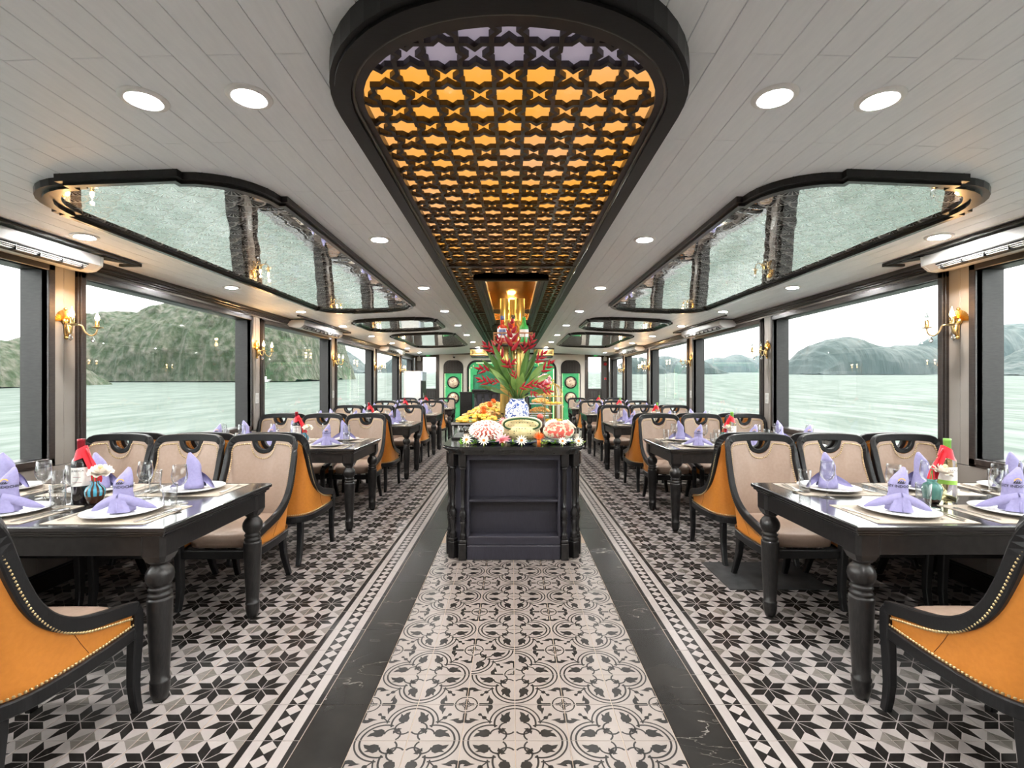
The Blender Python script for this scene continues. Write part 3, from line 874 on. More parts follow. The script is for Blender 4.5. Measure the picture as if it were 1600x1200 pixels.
# ------------------------------------------------------------------ downlights
def downlights():
    t = MB().lathe([(0.049,0.006),(0.049,-0.007),(0.056,-0.009),(0.070,-0.006),(0.073,-0.001),(0.073,0.006)], 28, caps=False)
    tm = t.mesh('trim_ring', ['trim_white']); dm = MB().lathe([(0.001,-0.003),(0.050,-0.003),(0.050,0.004),(0.001,0.004)], 28).mesh('diffuser', ['lamp_on'])
    pts = []
    rows = [1.60, 3.17, 4.75, 6.25, 7.75, 9.25, 10.75, 12.3, 13.6]
    for s, sd in ((-1,'left'), (1,'right')):
        for k, y in enumerate(rows): pts.append((s*0.885, y, 'inner row', sd, k))
        pts.append((s*1.24, 1.60, 'outer one of the front pair', sd, 0))
        pts.append((s*0.885, 0.0, 'inner row behind the viewer', sd, 0)); pts.append((s*1.24, 0.0, 'outer row behind the viewer', sd, 0))
        for k, y in enumerate([0.0, 1.4, 2.89, 4.4, 5.85, 7.3, 8.8, 10.3, 11.8, 13.3]): pts.append((s*2.60, y, 'window row', sd, k))
    od = ['first','second','third','fourth','fifth','sixth','seventh','eighth','ninth','tenth']
    for (x, y, row, sd, k) in pts:
        r = empty('downlight', (x, y, ceil_z(x)))
        r.rotation_euler = (0, math.atan(2*0.0115*x), 0)
        link('trim_ring', tm, r); link('diffuser', dm, r)
        tag(r, 'round white recessed downlight, %s in the %s on the %s side of the ceiling' % (od[k], row, sd) if 'pair' not in row and 'viewer' not in row else 'round white recessed downlight, %s on the %s side' % (row, sd), 'ceiling light', 'recessed downlights')
downlights()

# ------------------------------------------------------------------ air conditioners let into the ceiling edge
def aircon():
    nm = ['nearest', 'middle', 'farthest']
    for s in (-1, 1):
        for k, (y0, y1) in enumerate(((1.85,3.20), (6.35,7.75), (10.7,12.3))):
            cy = (y0+y1)/2
            r = empty('air_conditioner', (s*2.875, cy, 2.085))
            tag(r, 'long white air conditioner under the ceiling edge, %s along the %s windows' % (nm[k], 'left' if s < 0 else 'right'), 'air conditioner', 'ceiling air conditioners')
            L = (y1-y0)/2
            # local x points into the room
            i = -s
            prof = [(i*-0.115,0.012),(i*0.0,-0.006),(i*0.055,0.0),(i*0.10,0.035),(i*0.105,0.098),(i*-0.115,0.098)]
            b = MB(); b.prism(prof, -L, L, 0, 'y'); b.build('casing', 'ac_white', r)
            e = MB()
            for t in (-1, 1): MB().prism([(x*1.02, z*1.0-0.001) for x, z in prof], t*L, t*(L+0.02), 0, 'y').build('end_cap', 'ac_white', r)
            MB().prism([(i*0.040,-0.009),(i*0.060,-0.004),(i*0.098,0.028),(i*0.088,0.030)], -L+0.08, L-0.08, 0, 'y').build('air_slot', 'dark_slot', r)
            for q in (0.3, 0.55, 0.8):
                MB().box(i*(0.053+0.03*q), i*(0.073+0.03*q), -L+0.09, L-0.09, -0.012+0.034*q, -0.009+0.034*q).build('louvre', 'ac_white', r)
            for q in range(9):
                yy = -L+0.12+q*(2*L-0.24)/8
                MB().box(i*0.05, i*0.095, yy-0.003, yy+0.003, -0.008, 0.026).build('vane', 'dark_slot', r)
            fr = MB()
            fr.box(i*0.125, i*0.15, -L-0.28, L+0.30, 0.108, 0.124, 0, b=0.003)
            fr.box(i*0.0, i*0.15, L+0.27, L+0.30, 0.100, 0.118, 0, b=0.003)
            fr.build('recess_trim', 'black_wood', r)
            MB().prism([(i*0.10,L+0.03),(i*0.125,L+0.26),(i*0.0,L+0.10),(i*0.0,L+0.03)], 0.106, 0.112, 0, 'z').build('recess_shade_plate', 'dark_slot', r)  # flat dark plate stands in for the shade of an unmodelled recess
aircon()

# ------------------------------------------------------------------ wall sconces
def sconces():
    # local frame: +x out of the wall, y along the wall
    plate = MB()
    nf = 16
    for k in range(nf):
        a0 = math.radians(-8+196*k/nf); a1 = math.radians(-8+196*(k+1)/nf); am = (a0+a1)/2
        R0, R1 = 0.022, 0.072
        plate.add([(0.004,R0*math.cos(a0),R0*math.sin(a0)),(0.004,R1*math.cos(a0),R1*math.sin(a0)),(0.014,R1*1.05*math.cos(am),R1*1.05*math.sin(am)),(0.012,R0*math.cos(am),R0*math.sin(am)),
                   (0.004,R1*math.cos(a1),R1*math.sin(a1)),(0.004,R0*math.cos(a1),R0*math.sin(a1))], [(0,1,2,3),(3,2,4,5)])
    plate.lathe([(0.001,0.0),(0.024,0.0),(0.022,0.014),(0.008,0.022),(0.001,0.024)], 12, axis='x')
    plate.ball((0.010,0,0.082), 0.011, 8, 6)
    pm = plate.mesh('fan_backplate', ['brass'])
    st = MB().tube([(0.012,0,-0.01),(0.026,0,-0.04),(0.024,0,-0.075),(0.012,0,-0.10)], [0.014,0.020,0.018,0.010], 10)
    st.ball((0.014,0,-0.11), 0.013, 8, 6)
    stm = st.mesh('stem', ['brass'])
    arms = []
    for t in (-1, 1):
        p = smoothpath([(0.022,t*0.006,-0.045),(0.045,t*0.030,-0.022),(0.070,t*0.052,-0.024),(0.082,t*0.060,-0.060),(0.105,t*0.074,-0.088),(0.130,t*0.088,-0.080),(0.140,t*0.094,-0.048),(0.140,t*0.094,-0.036)], 26)
        arms.append(MB().tube(p, 0.0052, 8).mesh('arm', ['antique_brass']))
    dish = MB().lathe([(0.004,-0.010),(0.007,-0.004),(0.030,0.003),(0.034,0.006),(0.030,0.005),(0.004,0.000)], 16).mesh('drip_dish', ['antique_brass'])
    candle = MB().lathe([(0.0115,0.0),(0.0120,0.002),(0.0120,0.052),(0.0100,0.053),(0.001,0.050)], 12).mesh('candle_sleeve', ['brass'])
    bprof = [(0.007,0.050),(0.0125,0.062),(0.0135,0.070),(0.0105,0.084),(0.005,0.098),(0.0015,0.112),(0.0005,0.120)]
    bon = MB().lathe(bprof, 12).mesh('bulb', ['bulb_on']); boff = MB().lathe(bprof, 12).mesh('bulb', ['bulb_off'])
    cr = MB().lathe([(0.001,0.0),(0.004,-0.008),(0.013,-0.026),(0.011,-0.036),(0.001,-0.044)], 6, smooth=False).mesh('crystal_drop', ['crystal'])
    od = ['first', 'second', 'third', 'fourth', 'fifth']
    for s in (-1, 1):
        for k, (a, b) in enumerate(PIL[2:7]):
            r = empty('wall_sconce', (s*(WX-0.001), (a+b)/2, 1.745), PI if s > 0 else 0)
            lit = (True, True) if s < 0 else ((True, False), (False, False), (False, True), (True, True), (True, True))[k]
            # local -y/+y swap for the right wall because of the half turn
            link('fan_backplate', pm, r); link('stem', stm, r)
            for t, am, on in ((-1, arms[0], lit[0]), (1, arms[1], lit[1])):
                if s > 0: on = lit[0] if t > 0 else lit[1]
                arm = link('arm', am, r)
                P = (0.140, t*0.094, -0.036)
                link('drip_dish', dish, arm, P); link('candle_sleeve', candle, arm, P)
                link('bulb', bon if on else boff, arm, P)
                link('crystal_drop', cr, arm, (0.120, t*0.083, -0.094))
                if on:
                    ld = bpy.data.lights.new('candle_glow', 'POINT'); ld.energy = 0.5; ld.color = (1.0,0.55,0.22); ld.shadow_soft_size = 0.012
                    lo = bpy.data.objects.new('candle_glow', ld); COL.objects.link(lo); lo.parent = arm; lo.location = (0.140+0.0, t*0.094, 0.10)
            tag(r, 'brass fan-backed candle sconce on the %s window pillar, %s side' % (od[k], 'left' if s < 0 else 'right'), 'wall lamp', 'wall sconces')
            if k in (1, 2):
                so = MB().box(-0.004,0.004,-0.035,0.035,-0.06,0.06,0,b=0.003)
                so2 = MB().box(0.0035,0.006,-0.018,0.018,0.008,0.045).box(0.0035,0.006,-0.018,0.018,-0.045,-0.008)
                q = empty('wall_socket', (s*(WX-0.004), (a+b)/2+0.02, 1.16), PI if s > 0 else 0)
                so.build('cover', 'plastic_white', q); so2.build('outlet', 'ac_white', q)
                tag(q, 'white double wall socket on the %s window pillar, %s side' % (od[k], 'left' if s < 0 else 'right'), 'socket')
sconces()
# ------------------------------------------------------------------ dining chair
def make_chair():
    top = [(.232,.262,.425),(.240,.17,.448),(.245,.08,.468),(.248,0,.492),(.249,-.07,.528),(.249,-.125,.575),(.248,-.170,.64),(.246,-.205,.72),(.244,-.232,.80),(.241,-.252,.87),(.232,-.263,.912),(.208,-.271,.938),(.16,-.279,.947),(.08,-.287,.951),(0,-.290,.952)]
    bot = [(.228,.262,.352),(.236,.17,.350),(.240,.08,.350),(.240,0,.350),(.236,-.07,.350),(.228,-.125,.350),(.212,-.170,.350),(.190,-.200,.350),(.160,-.222,.350),(.130,-.235,.350),(.105,-.242,.350),(.08,-.246,.350),(.055,-.249,.350),(.028,-.250,.350),(0,-.251,.350)]
    N = 44
    tr = smoothpath(top, N)
    # matching parameters for the bottom curve
    def half_full(h): return h + [Vector((-p.x, p.y, p.z)) for p in reversed(h[:-1])]
    bl = smoothpath(bot, N)
    topf, botf = half_full(tr), half_full(bl)
    n = len(topf)
    def out_dir(p):
        d = Vector((p.x, min(p.y, 0.0)*1.0-0.0, 0))
        if p.z > 0.88 or abs(p.x) < 0.235 and p.y < -0.2: d = Vector((p.x*0.35, -1, 0)) if p.z > 0.9 else Vector((p.x*2.2, -0.8, 0))
        else: d = Vector((math.copysign(1, p.x), -0.15 if p.y < -0.1 else 0, 0))
        return d.normalized()
    sides = [out_dir(p) for p in topf]
    for _ in range(6):
        sides = [((sides[max(i-1,0)]+sides[i]*2+sides[min(i+1,n-1)])/4).normalized() for i in range(n)]
    # frame rail along arms and back
    rail = MB(); sweep(rail, topf, sides, 0.034, [0.050]*n, 0)
    rail_me = rail.mesh('back_frame', ['satin_black'])
    ZC = 0.925
    def notch(p, r):
        if p.y < -0.2 and abs(p.x) < r and p.z > 0.9:
            return Vector((p.x, p.y+0.004, min(p.z, ZC-math.sqrt(r*r-p.x*p.x))))
        return p
    # half-moon grip
    grip_path = [Vector((0.074*math.cos(a), -0.286, ZC+0.004+0.074*math.sin(a)*1.02)) for a in [PI+PI*k/20 for k in range(21)]]
    grip_path = [Vector((0.074,-0.287,0.945))]+grip_path[::-1]+[Vector((-0.074,-0.287,0.945))]
    grip = MB(); sweep(grip, grip_path, [Vector((0,1,0))]*len(grip_path), 0.030, 0.030, 0)
    grip_me = grip.mesh('grip', ['satin_black'])
    # leather skins
    def skin(off, zbot, inset_bot, bulge, nm, m):
        mb = MB(); rows = 9; V = []
        for j in range(rows):
            t = j/(rows-1)
            for i in range(n):
                a = notch(topf[i]-Vector((0,0,0.012)), 0.090); b = botf[i].copy()
                d = sides[i]
                a = a + d*off
                db = Vector((b.x, min(b.y,0), 0)); db = db.normalized() if db.length > 1e-4 else Vector((0,-1,0))
                b = b - db*inset_bot; b.z = zbot
                p = a.lerp(b, t)
                # barrel: hold the plan nearer the rail for the upper half
                k = math.sin(PI*t)*bulge
                p = p + d*k
                V.append(p)
        F_ = [(j*n+i, j*n+i+1, (j+1)*n+i+1, (j+1)*n+i) for j in range(rows-1) for i in range(n-1)]
        mb.add(V, F_, 0, True)
        return mb.mesh(nm, [m]), V, rows
    out_me, OV, rows = skin(0.010, 0.352, 0.0, -0.006, 'outer_shell', 'orange_leather')
    in_me, IV, _ = skin(-0.012, 0.40, 0.030, -0.010, 'backrest', 'cream_leather')
    # nail heads
    nails = MB()
    def nail_line(path, nrm, sp=0.0135, r=0.0056):
        L = pathlen(path); P = resample(path, max(int(L/sp), 2)); Nn = resample([Vector(q) for q in nrm], len(P))
        for p, q in zip(P, Nn):
            q = q.normalized(); a = q.cross(Vector((0,0,1))); a = a.normalized() if a.length > 0.1 else Vector((1,0,0)); b = q.cross(a)
            ring = [p+a*(r*math.cos(w))+b*(r*math.sin(w)) for w in [PI/3*k for k in range(6)]]
            nails.add(ring+[p+q*r*0.8], [(k, (k+1)%6, 6) for k in range(6)], 0, True)
    def rowpts(V, t): 
        j = t*(rows-1); j0 = int(j); f = j-j0; j1 = min(j0+1, rows-1)
        return [V[j0*n+i].lerp(V[j1*n+i], f) for i in range(n)]
    def below(V, d):
        res = []
        for i in range(n):
            a = V[i]; b = V[(rows-1)*n+i]; L = max((b-a).length, 1e-4); 
            # follow the skin
            t = min(d/L, 0.5); q = rowpts_cache[0](V, t, i); res.append(q)
        return res
    def at(V, t, i):
        j = t*(rows-1); j0 = int(j); f = j-j0; j1 = min(j0+1, rows-1)
        return V[j0*n+i].lerp(V[j1*n+i], f)
    rowpts_cache = [at]
    o_top = [p+s_*0.009 for p, s_ in zip(below(OV, 0.030), sides)]
    o_bot = [Vector((p.x, p.y, 0.362))+s_*0.012 for p, s_ in zip([at(OV, 0.985, i) for i in range(n)], sides)]
    nail_line(o_top[1:-1], sides[1:-1]); nail_line(o_bot, sides)
    k0, k1 = int(n*0.17), int(n*0.83)
    i_top = [p-s_*0.008 for p, s_ in zip(below(IV, 0.030), sides)]
    nail_line(i_top[k0:k1], [-q for q in sides[k0:k1]])
    nail_me = nails.mesh('nail_trim', ['antique_brass'], fix=False)
    # seam on both flanks
    seam = MB()
    for i in (int(n*0.155), n-1-int(n*0.155)):
        seam.tube([at(OV, t, i)+sides[i]*0.0006 for t in (0.12,0.3,0.5,0.7,0.9)], 0.0011, 5)
    seam_me = seam.mesh('seam', ['seam_brown'])
    # seat cushion
    def seat_fn(u, v):
        return None
    sc = MB(); V = []; NU = 28; NR = 7
    def outline(w):
        e = 0.42; c, s_ = math.cos(w), math.sin(w)
        return (0.212*math.copysign(abs(c)**e, c), 0.020+0.240*math.copysign(abs(s_)**e, s_))
    prof = [(1.0,0.362),(1.02,0.395),(1.0,0.425),(0.94,0.440),(0.75,0.452),(0.45,0.460),(0.15,0.463),(0.005,0.463)]
    for (k, z) in prof:
        for q in range(NU):
            x, y = outline(2*PI*q/NU); V.append((x*k, 0.02+(y-0.02)*k, z))
    Fc = [(j*NU+q, j*NU+(q+1)%NU, (j+1)*NU+(q+1)%NU, (j+1)*NU+q) for j in range(len(prof)-1) for q in range(NU)]
    Fc += [tuple(range(NU)), tuple((len(prof)-1)*NU+q for q in range(NU))]
    sc.add(V, Fc, 0, True); seat_me = sc.mesh('seat', ['cream_leather'])
    # seat rail
    sr = MB()
    loop = [Vector((p.x, p.y, 0.327)) for p in botf]
    loop = [Vector((0.0,0.262,0.327)), Vector((0.12,0.262,0.327))]+loop+[Vector((-0.12,0.262,0.327))]
    sd = []
    for p in loop:
        d = Vector((p.x, p.y*1.0, 0)); 
        if p.y > 0.25 and abs(p.x) < 0.2: d = Vector((0,1,0))
        elif p.y > -0.1: d = Vector((math.copysign(1,p.x),0,0))
        sd.append(d.normalized())
    sweep(sr, loop, sd, 0.036, 0.050, 0, closed=True)
    rail2_me = sr.mesh('seat_rail', ['satin_black'])
    legs = []
    for sx_ in (-1, 1):
        p = [Vector((sx_*.230,.262,.425)), Vector((sx_*.229,.272,.405)), Vector((sx_*.228,.274,.33)), Vector((sx_*.227,.268,.22)), Vector((sx_*.227,.264,.12)), Vector((sx_*.228,.272,.05)), Vector((sx_*.229,.283,.0))]
        m = MB(); sweep(m, p, [Vector((1,0,0))]*7, [.038,.042,.042,.040,.037,.034,.031], [.034,.046,.048,.044,.039,.035,.033]); legs.append(('leg', m.mesh('leg', ['satin_black'])))
        p = [Vector((sx_*.172,-.192,.345)), Vector((sx_*.175,-.200,.25)), Vector((sx_*.180,-.214,.15)), Vector((sx_*.186,-.240,.07)), Vector((sx_*.190,-.268,.0))]
        m = MB(); sweep(m, p, [Vector((1,0,0))]*5, [.046,.045,.042,.037,.033], [.044,.043,.040,.036,.032]); legs.append(('leg', m.mesh('leg', ['satin_black'])))
    parts = [('seat', seat_me), ('backrest', in_me), ('outer_shell', out_me), ('back_frame', rail_me), ('grip', grip_me), ('seat_rail', rail2_me)] + legs
    return parts, nail_me, seam_me
mat('seam_brown', (0.20,0.07,0.02), 0.7)
CHAIR, NAIL_ME, SEAM_ME = make_chair()
def chair(loc, rz, label, group):
    r = empty('dining_chair', loc, rz); r.scale = (0.93, 1, 1)
    for nm, me in CHAIR:
        o = link(nm, me, r)
        if nm == 'outer_shell':
            nt = link('nail_trim', NAIL_ME, o); nt['kind'] = 'stuff'; link('seam', SEAM_ME, o)
            o['label'] = 'tan orange leather outer shell edged with brass nails'
    tag(r, label, 'chair', group)

# ------------------------------------------------------------------ dining table
TL, TW, TH = 1.57, 0.86, 0.745
def make_table():
    hx, hy = TL/2, TW/2
    parts = []
    t = MB().box(-hx, hx, -hy, hy, TH-0.022, TH, 0, b=0.005)
    t.box(-hx+0.010, hx-0.010, -hy+0.010, hy-0.010, TH-0.036, TH-0.020, 0, b=0.005).box(-hx+0.022, hx-0.022, -hy+0.022, hy-0.022, TH-0.048, TH-0.034, 0, b=0.004)
    parts.append(('table_top', t.mesh('table_top', ['table_top_black'])))
    ins = 0.075; zt, zb = TH-0.046, 0.615
    for s in (-1, 1):
        parts.append(('apron', MB().box(-hx+0.10, hx-0.10, s*(hy-0.035), s*(hy-0.058), zb, zt, 0, b=0.003).mesh('apron', ['black_wood'])))
        parts.append(('apron', MB().box(s*(hx-0.035), s*(hx-0.058), -hy+0.10, hy-0.10, zb, zt, 0, b=0.003).mesh('apron', ['black_wood'])))
    prof = [(0.001,0.590),(0.040,0.590),(0.042,0.582),(0.032,0.575),(0.030,0.568),(0.041,0.556),(0.050,0.540),(0.0525,0.522),(0.049,0.502),(0.040,0.487),(0.034,0.482),(0.040,0.476),(0.043,0.468),(0.038,0.462),(0.036,0.456),(0.042,0.450),(0.044,0.444),(0.040,0.436),(0.039,0.432),
            (0.046,0.430),(0.047,0.424),(0.045,0.35),(0.041,0.25),(0.036,0.15),(0.0325,0.092),(0.036,0.089),(0.038,0.082),(0.036,0.075),(0.037,0.066),(0.036,0.045),(0.030,0.018),(0.024,0.0),(0.001,0.0)]
    leg = MB().lathe(prof, 24)
    b = 0.052
    blk = []
    ch = 0.016
    oc = [(-b,-b+ch),(-b+ch,-b),(b-ch,-b),(b,-b+ch),(b,b-ch),(b-ch,b),(-b+ch,b),(-b,b-ch)]
    def ring(k, z): return [(x*k, y*k, z) for x, y in oc]
    V = ring(1.0, zt)+ring(1.0, 0.615)+ring(0.86, 0.598)+ring(0.78, 0.588)
    leg.add(V, [tuple(range(8)), tuple(range(24,32))]+[(j*8+k, j*8+(k+1)%8, (j+1)*8+(k+1)%8, (j+1)*8+k) for j in range(3) for k in range(8)], 0)
    lm = leg.mesh('leg', ['black_wood'])
    legs = [(sx_*(hx-ins), sy_*(hy-ins)) for sx_ in (-1,1) for sy_ in (-1,1)]
    return parts, lm, legs
TPARTS, LEG_ME, LEG_XY = make_table()

# ------------------------------------------------------------------ tableware (shared meshes)
def make_ware():
    w = {}
    w['placemat'] = MB().box(-0.215,0.215,-0.15,0.15,0,0.0022,0,b=0.0008).mesh('placemat', ['placemat_weave'])
    R = 0.150
    w['plate'] = MB().lathe([(0.001,0.0005),(0.085,0.0005),(0.090,0.004),(0.120,0.010),(0.148,0.0185),(0.150,0.0205),(0.146,0.0205),(0.118,0.014),(0.090,0.0085),(0.001,0.0075)], 40).mesh('plate', ['porcelain'])
    # napkin: rolled pointed body with side wings and a front fold
    nb = MB(); NS = 20
    rings = [(0.008,0.050,0.040,0,0),(0.035,0.047,0.038,0,0),(0.065,0.041,0.034,0,0),(0.085,0.037,0.031,0,0),(0.100,0.036,0.030,0,0),(0.118,0.0365,0.030,0,0),(0.138,0.036,0.029,0.001,0),(0.155,0.031,0.026,0.004,0.001),(0.172,0.023,0.020,0.009,0.002),(0.188,0.013,0.012,0.014,0.003),(0.200,0.002,0.002,0.018,0.003)]
    V = []
    for (z, rx, ry, ox, oy) in rings:
        for k in range(NS):
            a = 2*PI*k/NS
            V.append((ox+rx*math.cos(a), oy+ry*math.sin(a), z+0.010*(1 if z > 0.12 and z < 0.19 else 0)*math.cos(a)))
    nb.add(V, [(j*NS+k, j*NS+(k+1)%NS, (j+1)*NS+(k+1)%NS, (j+1)*NS+k) for j in range(len(rings)-1) for k in range(NS)]+[tuple(range(NS)), tuple((len(rings)-1)*NS+k for k in range(NS))], 0, True)
    w['napkin_body'] = nb.mesh('rolled_body', ['napkin_cloth'])
    wings = []
    for s in (-1, 1):
        m = MB()
        def wing(u, v, s=s):
            # u from the front knot round to the tip, v across the folded cloth
            x = 0.004+0.122*u**1.05; y = -0.040+0.050*u*u+0.006*math.sin(PI*u)
            ztop = 0.078*(1-u)**0.75+0.014+0.006*math.sin(PI*u)
            zb = 0.034*(1-u)+0.010+0.004*math.sin(2*PI*u)
            z = zb+(ztop-zb)*v
            bul = 0.010*math.sin(PI*v)*(1-u)**0.5
            return (s*x, y-bul, z)
        m.grid(12, 6, wing)
        n_ = len(m.v); f_ = list(m.f)
        m.add([(x*0.985, y+0.006, z-0.001) for x, y, z in m.v[:n_]], [tuple(reversed(q)) for q in f_], 0, True)
        wings.append(m.mesh('wing', ['napkin_cloth'], fix=False))
    w['wings'] = wings
    fm = MB()
    fm.grid(9, 7, lambda u, v: ((u-0.5)*(0.088-0.030*v), -0.041-0.010*math.cos(PI*(u-0.5))-0.004*abs(math.sin(3*PI*u)), 0.009+0.066*v*(1-0.25*abs(u-0.5)*2)))
    n_ = len(fm.v); f_ = list(fm.f); fm.add([(x, y+0.008, z) for x, y, z in fm.v[:n_]], [tuple(reversed(q)) for q in f_], 0, True)
    fm.tube([(0,-0.054,0.010),(0,-0.053,0.045),(0.001,-0.050,0.076)], [0.004,0.0035,0.002], 6)
    w['front_fold'] = fm.mesh('front_fold', ['napkin_cloth'], fix=False)
    # printed mark: words, a sun arc and wave strokes, wrapped on the body
    pr = MB(); Rb = 0.0372
    tm = text_mb('COZY INDOCHINA', 0.0165, 0.0003, 0)
    for k in range(len(tm.v)):
        x, y, _ = tm.v[k]; tm.v[k] = (x, y+0.112, 0)
    pr.merge(tm)
    sa = arcpts(0.004, 0.139, 0.0150, 0.10*PI, 0.95*PI, 10); sb = arcpts(0.004, 0.139, 0.0112, 0.10*PI, 0.95*PI, 10)
    for k in range(10): pr.add([(*sa[k],0),(*sa[k+1],0),(*sb[k+1],0),(*sb[k],0)], [(0,1,2,3)], 1)
    for d in (0, 0.0075, 0.015):
        pr.add([(-0.014+d,0.1315,0),(-0.007+d,0.1410,0),(-0.003+d,0.1395,0),(-0.0095+d,0.1300,0)], [(0,1,2,3)], 0)
    pr.add([(-0.017,0.1295,0),(0.012,0.1305,0),(0.021,0.1370,0),(0.006,0.1335,0)], [(0,1,2,3)], 0)
    for k in range(len(pr.v)):
        x, z, _ = pr.v[k]
        a = x/Rb; ry = 0.0316 if z < 0.135 else 0.0316-(z-0.135)*0.10
        pr.v[k] = (0.0378*math.sin(a), -ry*math.cos(a)-0.0005, z)
    w['print'] = pr.mesh('printed_mark', ['ink_navy','ink_gold'], fix=False)
    # glasses
    w['wine_glass'] = MB().lathe([(0.001,0.0),(0.034,0.0),(0.035,0.0015),(0.018,0.004),(0.005,0.010),(0.0036,0.03),(0.0036,0.075),(0.008,0.084),(0.026,0.100),(0.034,0.122),(0.0345,0.140),(0.030,0.170),(0.0285,0.188),
                             (0.0278,0.188),(0.0292,0.170),(0.0336,0.140),(0.0331,0.122),(0.025,0.102),(0.006,0.0865),(0.001,0.0855)], 24).mesh('wine_glass', ['stemware'])
    w['tumbler'] = MB().lathe([(0.001,0.0),(0.0245,0.0),(0.026,0.003),(0.0305,0.118),(0.0298,0.1185),(0.029,0.117),(0.0247,0.016),(0.001,0.013)], 24).mesh('tumbler', ['stemware'])
    def blade(pts, m='steel'): pass
    f = MB().prism([(-0.0035,-0.10),(0.0035,-0.10),(0.0045,-0.06),(0.0022,0.01),(0.0022,0.035),(0.0105,0.050),(0.0105,0.056),(-0.0105,0.056),(-0.0105,0.050),(-0.0022,0.035),(-0.0022,0.01),(-0.0045,-0.06)], 0.002, 0.0045)
    for k in range(4):
        x = -0.0105+k*0.006; f.box(x, x+0.003, 0.055, 0.098, 0.003, 0.0055)
    w['fork'] = f.mesh('fork', ['steel'])
    k_ = MB().prism([(-0.0045,-0.11),(0.0045,-0.11),(0.005,-0.02),(0.004,-0.005),(0.009,0.01),(0.009,0.085),(0.002,0.11),(-0.004,0.11),(-0.005,-0.02)], 0.002, 0.0045)
    w['knife'] = k_.mesh('knife', ['steel'])
    sp = MB().prism([(-0.0035,-0.10),(0.0035,-0.10),(0.0045,-0.06),(0.0022,0.01),(0.0025,0.045),(-0.0025,0.045),(-0.0022,0.01),(-0.0045,-0.06)], 0.002, 0.0045)
    sp.ball((0,0.068,0.006), 0.017, 12, 6, 0, (1,1.5,0.25))
    w['spoon'] = sp.mesh('spoon', ['steel'])
    # wine bottles
    bp = [(0.001,0.0),(0.0355,0.0),(0.0370,0.004),(0.0370,0.190),(0.034,0.208),(0.024,0.225),(0.0150,0.240),(0.0140,0.255),(0.0140,0.297),(0.0152,0.298),(0.0152,0.306),(0.0135,0.308),(0.001,0.308)]
    w['bottle_red'] = MB().lathe(bp, 28).mesh('bottle_body', ['bottle_dark'])
    w['bottle_white'] = MB().lathe(bp, 28).mesh('bottle_body', ['wine_white'])
    cp = [(0.0148,0.246),(0.0152,0.250),(0.0152,0.297),(0.0160,0.298),(0.0160,0.310),(0.001,0.311)]
    w['cap_red'] = MB().lathe(cp, 20).mesh('capsule', ['capsule_red']); w['cap_white'] = MB().lathe(cp, 20).mesh('capsule', ['capsule_green'])
    def label(z0, z1, a0, a1, m):
        R = 0.0374; mb = MB(); N = 14
        mb.grid(N, 2, lambda u, v: (R*math.sin(a0+(a1-a0)*u), -R*math.cos(a0+(a1-a0)*u), z0+(z1-z0)*v), 0)
        return mb
    lb = label(0.085,0.175,-1.7,1.7,0)
    tx = text_mb('LA ROCA', 0.0135, 0.0002, 1)
    for k in range(len(tx.v)):
        x, y, _ = tx.v[k]; a = x/0.0378; tx.v[k] = (0.0378*math.sin(a), -0.0378*math.cos(a), y+0.155)
    lb.merge(tx)
    for zz, ww in ((0.128,0.016),(0.103,0.020)):
        ln = MB().grid(6, 2, lambda u, v: (0.0377*math.sin((u-0.5)*ww/0.019), -0.0377*math.cos((u-0.5)*ww/0.019), zz+0.002*v), 2); lb.merge(ln)
    w['label_red'] = lb.mesh('label', ['label_paper','ink_navy','capsule_red'], fix=False)
    lw = label(0.110,0.175,-1.7,1.7,0); lw.merge(tx)
    w['label_white'] = lw.mesh('label', ['label_paper','ink_navy'], fix=False)
    w['label_band'] = label(0.090,0.110,-1.7,1.7,0).mesh('label_band', ['label_green'], fix=False)
    # red cloth: a wrap round the neck and a hanging tail
    rb = MB()
    def wrap(u, v):
        a = 2*PI*u; z = 0.212+0.052*v+0.014*math.cos(a); r = 0.034-0.012*v+0.003*math.sin(3*a)
        return (r*math.cos(a), r*math.sin(a), z)
    rb.grid(24, 5, wrap)
    w['wrap'] = rb.mesh('neck_wrap', ['red_cloth'], fix=False)
    tl = MB()
    def tail(u, v):
        # v runs down the tail, u across
        wdt = 0.018+0.030*v-0.012*(v > 0.9)*(v-0.9)*10
        x = 0.028+0.052*math.sin(v*1.5)+(u-0.5)*wdt*0.9
        z = 0.250-0.165*v+0.012*math.sin(PI*u)+(u-0.5)*0.03
        y = -0.024-0.012*v-0.010*math.cos(2*PI*u+v*3)
        return (x, y, z)
    tl.grid(9, 10, tail)
    n_ = len(tl.v); f_ = list(tl.f); tl.add([(x, y+0.004, z) for x, y, z in tl.v[:n_]], [tuple(reversed(q)) for q in f_], 0, True)
    w['tail'] = tl.mesh('cloth_tail', ['red_cloth'], fix=False)
    # bud vases
    w['vase_blue'] = MB().lathe([(0.001,0.0),(0.022,0.0),(0.026,0.010),(0.034,0.045),(0.035,0.055),(0.030,0.070),(0.018,0.082),(0.014,0.088),(0.017,0.098),(0.014,0.098),(0.010,0.088),(0.001,0.080)], 24).mesh('vase_body', [drip_mat('drip_blue', 'b')])
    w['vase_green'] = MB().lathe([(0.001,0.0),(0.022,0.0),(0.028,0.012),(0.0345,0.055),(0.034,0.068),(0.028,0.082),(0.017,0.090),(0.015,0.096),(0.018,0.104),(0.015,0.104),(0.010,0.094),(0.001,0.086)], 24).mesh('vase_body', [drip_mat('drip_green', 'g')])
    st = MB()
    for k in range(3):
        a = k*2.1; st.tube([(0.003*math.cos(a),0.003*math.sin(a),0.08),(0.006*math.cos(a),0.006*math.sin(a),0.105),(0.002*math.cos(a),0.002*math.sin(a),0.140)], 0.0018, 5)
